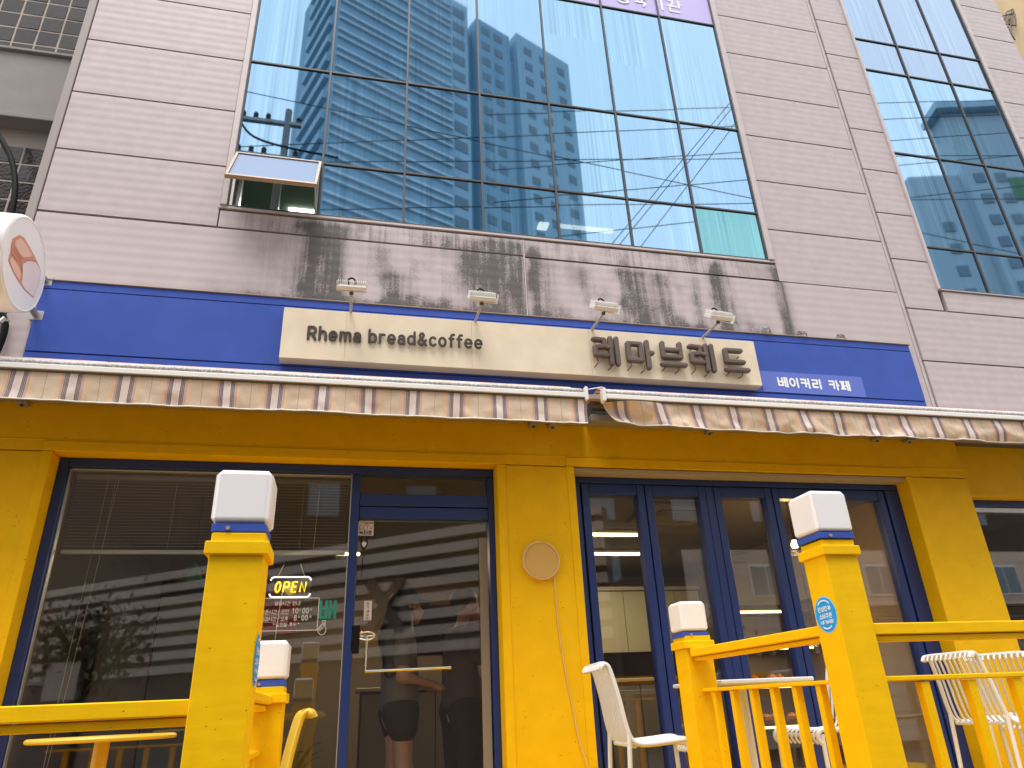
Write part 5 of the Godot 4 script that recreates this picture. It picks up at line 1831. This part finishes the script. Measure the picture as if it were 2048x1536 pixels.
func build_street_side() -> void:
	# tall apartment block: near corner, front receding to the right as the glass shows it
	var ta := thing("apartment_tower", "tall apartment tower with haze-tinted walls and pale balcony lines across the street", "building", V(-4.2, 0, 51.2))
	ta.rotation.y = -atan2(0.404, 0.915)
	var h := 84.5
	put(ta, "wall", bx(V(0, 0, 0), V(14.5, h, 12)), mats["tower_haze_dark"])
	put(ta, "wall", bx(V(14.503, 0, 0.3), V(17.2, h + 1.0, 12)), mats["tower_haze_grey"])
	put(ta, "wall", bx(V(17.203, 0, 2.2), V(18.8, h - 1.0, 12)), mats["tower_haze_dark"])
	put(ta, "wall", bx(V(18.803, 0, 0.6), V(24.2, h + 0.6, 12)), mats["tower_haze_dark"])
	put(ta, "wall", bx(V(25.0, 0, 0.0), V(34.5, h + 1.4, 12)), mats["tower_haze_grey"])
	put(ta, "wall", bx(V(24.203, 0, 1.0), V(24.997, h - 3.5, 11)), mats["tower_haze_dark"])
	put(ta, "roof", bx(V(2, h + 0.003, 3), V(12, h + 3, 10)), mats["tower_haze_grey"])
	var line := bx(V(0.1, 0, -0.28), V(14.4, 0.28, -0.003)).mesh()
	var line2 := bx(V(0.1, 0, -0.28), V(14.4, 0.22, -0.003)).mesh()
	var side := bx(V(-0.5, 0, 1.0), V(-0.003, 1.1, 8.5)).mesh()
	var win := bx(V(0, 0, -0.08), V(1.7, 1.5, -0.003)).mesh()
	var win2 := bx(V(0, 0, -0.05), V(1.3, 1.3, -0.003)).mesh()
	for f in 30:
		var y := 1.0 + f * 2.79
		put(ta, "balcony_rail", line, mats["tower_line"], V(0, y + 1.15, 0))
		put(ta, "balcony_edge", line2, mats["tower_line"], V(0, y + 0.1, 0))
		put(ta, "side_balcony", side, mats["tower_haze_grey"], V(0, y, 0))
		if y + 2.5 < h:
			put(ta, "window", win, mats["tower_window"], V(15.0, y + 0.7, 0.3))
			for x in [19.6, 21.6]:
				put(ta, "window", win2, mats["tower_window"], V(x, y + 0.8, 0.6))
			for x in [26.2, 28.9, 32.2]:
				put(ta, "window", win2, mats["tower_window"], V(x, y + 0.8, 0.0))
	# paler block on the right
	var tb_ := thing("apartment_block", "pale apartment block with square windows and a green stripe across the street", "building", V(63.6, 0, 43.9))
	tb_.rotation.y = 0.25
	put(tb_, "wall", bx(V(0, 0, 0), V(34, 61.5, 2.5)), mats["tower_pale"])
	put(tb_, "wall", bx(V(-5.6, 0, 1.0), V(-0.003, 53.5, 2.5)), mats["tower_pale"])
	put(tb_, "roof", bx(V(-1.0, 61.503, -1.0), V(34, 62.4, 2.5)), mats["tower_haze_grey"])
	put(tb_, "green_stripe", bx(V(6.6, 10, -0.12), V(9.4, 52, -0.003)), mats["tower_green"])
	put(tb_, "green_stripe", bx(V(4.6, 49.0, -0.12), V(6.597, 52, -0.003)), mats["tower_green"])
	var sq := bx(V(0, 0, -0.1), V(1.15, 1.25, -0.003)).mesh()
	for f in 18:
		var y := 3.0 + f * 2.8 + 0.0
		for x in [0.9, 3.4, 10.6, 13.0, 18.5, 22.0]:
			if f > 15 and (x > 6.0 or x < 0.0):
				continue
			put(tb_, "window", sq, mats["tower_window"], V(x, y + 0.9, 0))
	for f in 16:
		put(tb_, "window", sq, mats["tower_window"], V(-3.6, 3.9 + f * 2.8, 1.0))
	# four-storey houses behind
	var da := thing("dark_terrace", "long dark brick terrace across the street", "building", V(-30, 0, 26))
	put(da, "wall", bx(V(0, 0, 0), V(80, 12.5, 8)), mats["brick_dark"])
	var wn := bx(V(0, 0, -0.06), V(1.3, 1.4, -0.003)).mesh()
	for f in 3:
		for i in 18:
			put(da, "window", wn, mats["tower_window"], V(3 + i * 4.2, 3.4 + f * 3.0, 0))
	var lh := thing("corner_house", "taller house with a sloping roof edge beyond the utility pole", "building", V(-16, 0, 17.5))
	put(lh, "wall", bx(V(0, 0, 0), V(11.0, 19.0, 8)), mats["brick_mid"])
	var rf := Mb.new()
	for k in 7:
		var t := Transform3D(Basis(V(0, 0, 1), -0.42), V(6.6 - 0.05 * k, 21.2 - 0.45 * k, -0.3))
		rf.box(V(0, 0, 0), V(5.6, 0.22, 8.6), 0.0, t)
	put(lh, "roof", rf, mats["tower_haze_dark"])
	# striped louvred front running towards us on the left
	var lo := thing("louvred_shed", "low shed front of pale and dark horizontal slats across the street", "building", V(-9.5, 0, 17.4))
	lo.rotation.y = atan2(8.7, 10.7) - 0.02
	var slat := bx(V(0, 0, -0.12), V(17.5, 0.17, -0.003), 0.0).mesh()
	put(lo, "wall", bx(V(0, 0, 0), V(17.5, 4.75, 0.3)), mats["louvre_dark"])
	for i in 8:
		put(lo, "slat", slat, mats["louvre_light"], V(0, 2.55 + i * 0.29, 0))
	var x1 := Mb.new()
	x1.box(V(-0.6, -0.1, -0.2), V(0.6, 0.1, -0.14), 0.0, Transform3D(Basis(V(0, 0, 1), 0.9), V(13.1, 3.45, 0)))
	x1.box(V(-0.6, -0.1, -0.21), V(0.6, 0.1, -0.145), 0.0, Transform3D(Basis(V(0, 0, 1), -0.9), V(13.1, 3.45, 0)))
	put(lo, "cross_mark", x1, mats["louvre_dark"])
	# pale clapboard house on the right
	var sh := thing("clapboard_house", "low pale clapboard house with small windows across the street", "building", V(10.3, 0, 16.0))
	put(sh, "wall", bx(V(0, 0, 0), V(16, 5.95, 7)), mats["louvre_dark"])
	var board := bx(V(0, 0, -0.05), V(16, 0.40, -0.003), 0.006).mesh()
	for i in 14:
		put(sh, "board", board, mats["siding"], V(0, 0.2 + i * 0.41, 0))
	for x in [2.2, 6.4, 11.5]:
		var wf := put(sh, "window", bx(V(x, 4.45, -0.10), V(x + 1.2, 5.45, -0.055)), mats["white_print"])
		put(wf, "window_pane", bx(V(x + 0.06, 4.51, -0.11), V(x + 0.57, 5.39, -0.101)), mats["tower_window"])
		put(wf, "window_pane", bx(V(x + 0.62, 4.51, -0.11), V(x + 1.14, 5.39, -0.101)), mats["tower_window"])
	var roof := Mb.new()
	for i in 5:
		roof.box(V(4.6, 4.05 - i * 0.16, -0.3 - 0.22 * i), V(15, 4.12 - i * 0.16, -0.06 - 0.22 * i))
	put(sh, "porch_roof", roof, mats["tile_brown"])
	for i in 18:
		put(sh, "awning_stripe", bx(V(0.4 + i * 0.24, 2.7, -0.8), V(0.52 + i * 0.24, 3.0, -0.06)), mats["louvre_light" if i % 2 else "louvre_dark"])
	# utility poles and wires
	var pl := thing("utility_pole", "concrete utility pole with two crossarms standing behind the camera", "pole", V(-1.42, 0, 5.1))
	put(pl, "shaft", tb([V(0, 0, 0), V(0.02, 11.1, 0)], [0.075, 0.055], 14), mats["concrete_shade"])
	for y in [10.75, 10.0, 9.2]:
		put(pl, "crossarm", bx(V(-0.75, y, -0.05), V(0.25, y + 0.07, 0.03), 0.004), mats["grey_metal"])
		for x in [-0.7, -0.5, -0.3, 0.2]:
			var ins := Mb.new()
			ins.lathe([Vector2(0.0, 0.15), Vector2(0.03, 0.14), Vector2(0.045, 0.10), Vector2(0.02, 0.08), Vector2(0.045, 0.05), Vector2(0.02, 0.0)], V(x, y + 0.07, -0.01), Vector3.UP, 10)
			put(pl, "insulator", ins, mats["dark_metal"])
	put(pl, "transformer", tb([V(-0.32, 8.2, 0), V(-0.32, 8.9, 0)], 0.19, 14), mats["grey_metal"])
	put(pl, "jumper_cable", tb(curve([V(-0.75, 10.75, 0), V(-0.5, 10.4, -0.05), V(0.0, 10.25, -0.05), V(0.9, 10.2, 0)]), 0.02, 6), mats["black_rubber"])
	var p2 := thing("utility_pole", "second utility pole farther along the far kerb, left", "pole", V(-5.6, 0, 9.5))
	put(p2, "shaft", tb([V(0, 0, 0), V(0, 9.5, 0)], [0.16, 0.11], 14), mats["concrete_shade"])
	put(p2, "sign_plate", bx(V(0.7, 2.0, -0.05), V(1.2, 2.6, -0.02)), mats["louvre_light"])
	put(p2, "sign_bracket", bx(V(0.1, 2.25, -0.03), V(0.7, 2.31, -0.02)), mats["grey_metal"])
	var p3 := thing("utility_pole", "utility pole standing before the clapboard house", "pole", V(12.6, 0, 14.6))
	put(p3, "shaft", tb([V(0, 0, 0), V(0, 9, 0)], [0.17, 0.12], 14), mats["tile_brown"])
	var wires := [[-2.4, 12.33, -1.35, 12.22], [4.0, 12.38, 8.09, 13.29], [3.97, 11.66, 7.9, 12.32], [3.98, 10.5, 7.66, 11.06], [5.16, 10.29, 8.04, 14.04], [5.28, 10.25, 8.14, 13.99], [5.49, 9.96, 8.05, 13.43],
		[12.08, 14.71, 15.02, 15.34], [12.07, 13.5, 16.24, 14.5], [12.08, 12.74, 16.03, 13.7], [12.07, 11.79, 15.6, 12.66]]
	for w in wires:
		var a := V(w[0], w[1], 6.0)
		var b := V(w[2], w[3], 6.0)
		var steep := absf(b.y - a.y) > absf(b.x - a.x) * 0.6
		var d := (b - a).normalized()
		var pts := []
		for k in 17:
			var s := -10.0 + 28.0 * k / 16.0 if not steep else -6.0 + 16.0 * k / 16.0
			pts.append(a + d * s + V(0, 0, 0.0))
		var c := thing("overhead_wire", "thin overhead wire crossing the street" if not steep else "thin overhead wire slanting up to the right", "wire", Vector3.ZERO, "overhead wires")
		put(c, "wire", tb(pts, 0.009, 6), mats["black_rubber"])
	# small street trees behind, seen dimly in the lower glass
	for p in [[2.2, 9.5, "small bare street tree left of the clapboard house"], [6.6, 12.0, "small bare street tree before the clapboard house"], [-1.9, 12.5, "small bare street tree before the louvred shed"]]:
		var tr := thing("street_tree", p[2], "tree", V(p[0], 0, p[1]))
		put(tr, "trunk", tb([V(0, 0, 0), V(0.03, 0.9, 0), V(0.0, 1.6, 0.02)], [0.07, 0.055, 0.045], 8), mats["dark_wood"])
		var cr := Mb.new()
		for i in 26:
			var dir := V(rng.randf_range(-1, 1), rng.randf_range(0.35, 1.2), rng.randf_range(-1, 1)).normalized()
			var q := V(0, rng.randf_range(1.2, 1.6), 0.02)
			var pts := [q]
			for k in 5:
				q += (dir + V(rng.randf_range(-0.4, 0.4), rng.randf_range(-0.1, 0.4), rng.randf_range(-0.4, 0.4))).normalized() * 0.26
				pts.append(q)
			cr.tube(pts, [0.03, 0.022, 0.016, 0.012, 0.008, 0.004], 5)
		put(tr, "crown", cr, mats["dark_wood"])
	for p in [[-4.6, 10.4, 0.9, "leafy street tree before the left end of the louvred shed"], [-8.0, 12.0, 1.2, "larger leafy street tree at the left end of the louvred shed"], [9.2, 13.0, 0.7, "leafy street tree before the clapboard house"]]:
		var tr := thing("leafy_tree", p[3], "tree", V(p[0], 0, p[1]))
		put(tr, "trunk", tb([V(0, 0, 0), V(0.05, 1.4, 0), V(0.0, 2.6, 0.02)], [0.09, 0.07, 0.045], 8), mats["dark_wood"])
		for i in 7:
			var e: Vector3 = V(rng.randf_range(-1, 1), rng.randf_range(0.4, 1.2), rng.randf_range(-1, 1)) * p[2]
			put(tr, "limb", tb([V(0, 2.0 + 0.08 * i, 0), V(0, 2.4, 0) + e * 0.5, V(0, 2.5, 0) + e], [0.04, 0.025, 0.01], 6), mats["dark_wood"])
		var cr := Mb.new()
		for i in 1500:
			var c: Vector3 = V(rng.randfn(0, 0.55), rng.randfn(0, 0.45), rng.randfn(0, 0.55)) * p[2] + V(0, 2.9, 0)
			var b := Basis.from_euler(V(rng.randf() * TAU, rng.randf() * TAU, 0)).scaled(Vector3.ONE * rng.randf_range(0.05, 0.1))
			cr.quad(c - b.x * 0.5, c - b.y, c + b.x * 0.5, c + b.y)
		put(tr, "crown", cr, mats["leaf"]).set_meta("kind", "stuff")
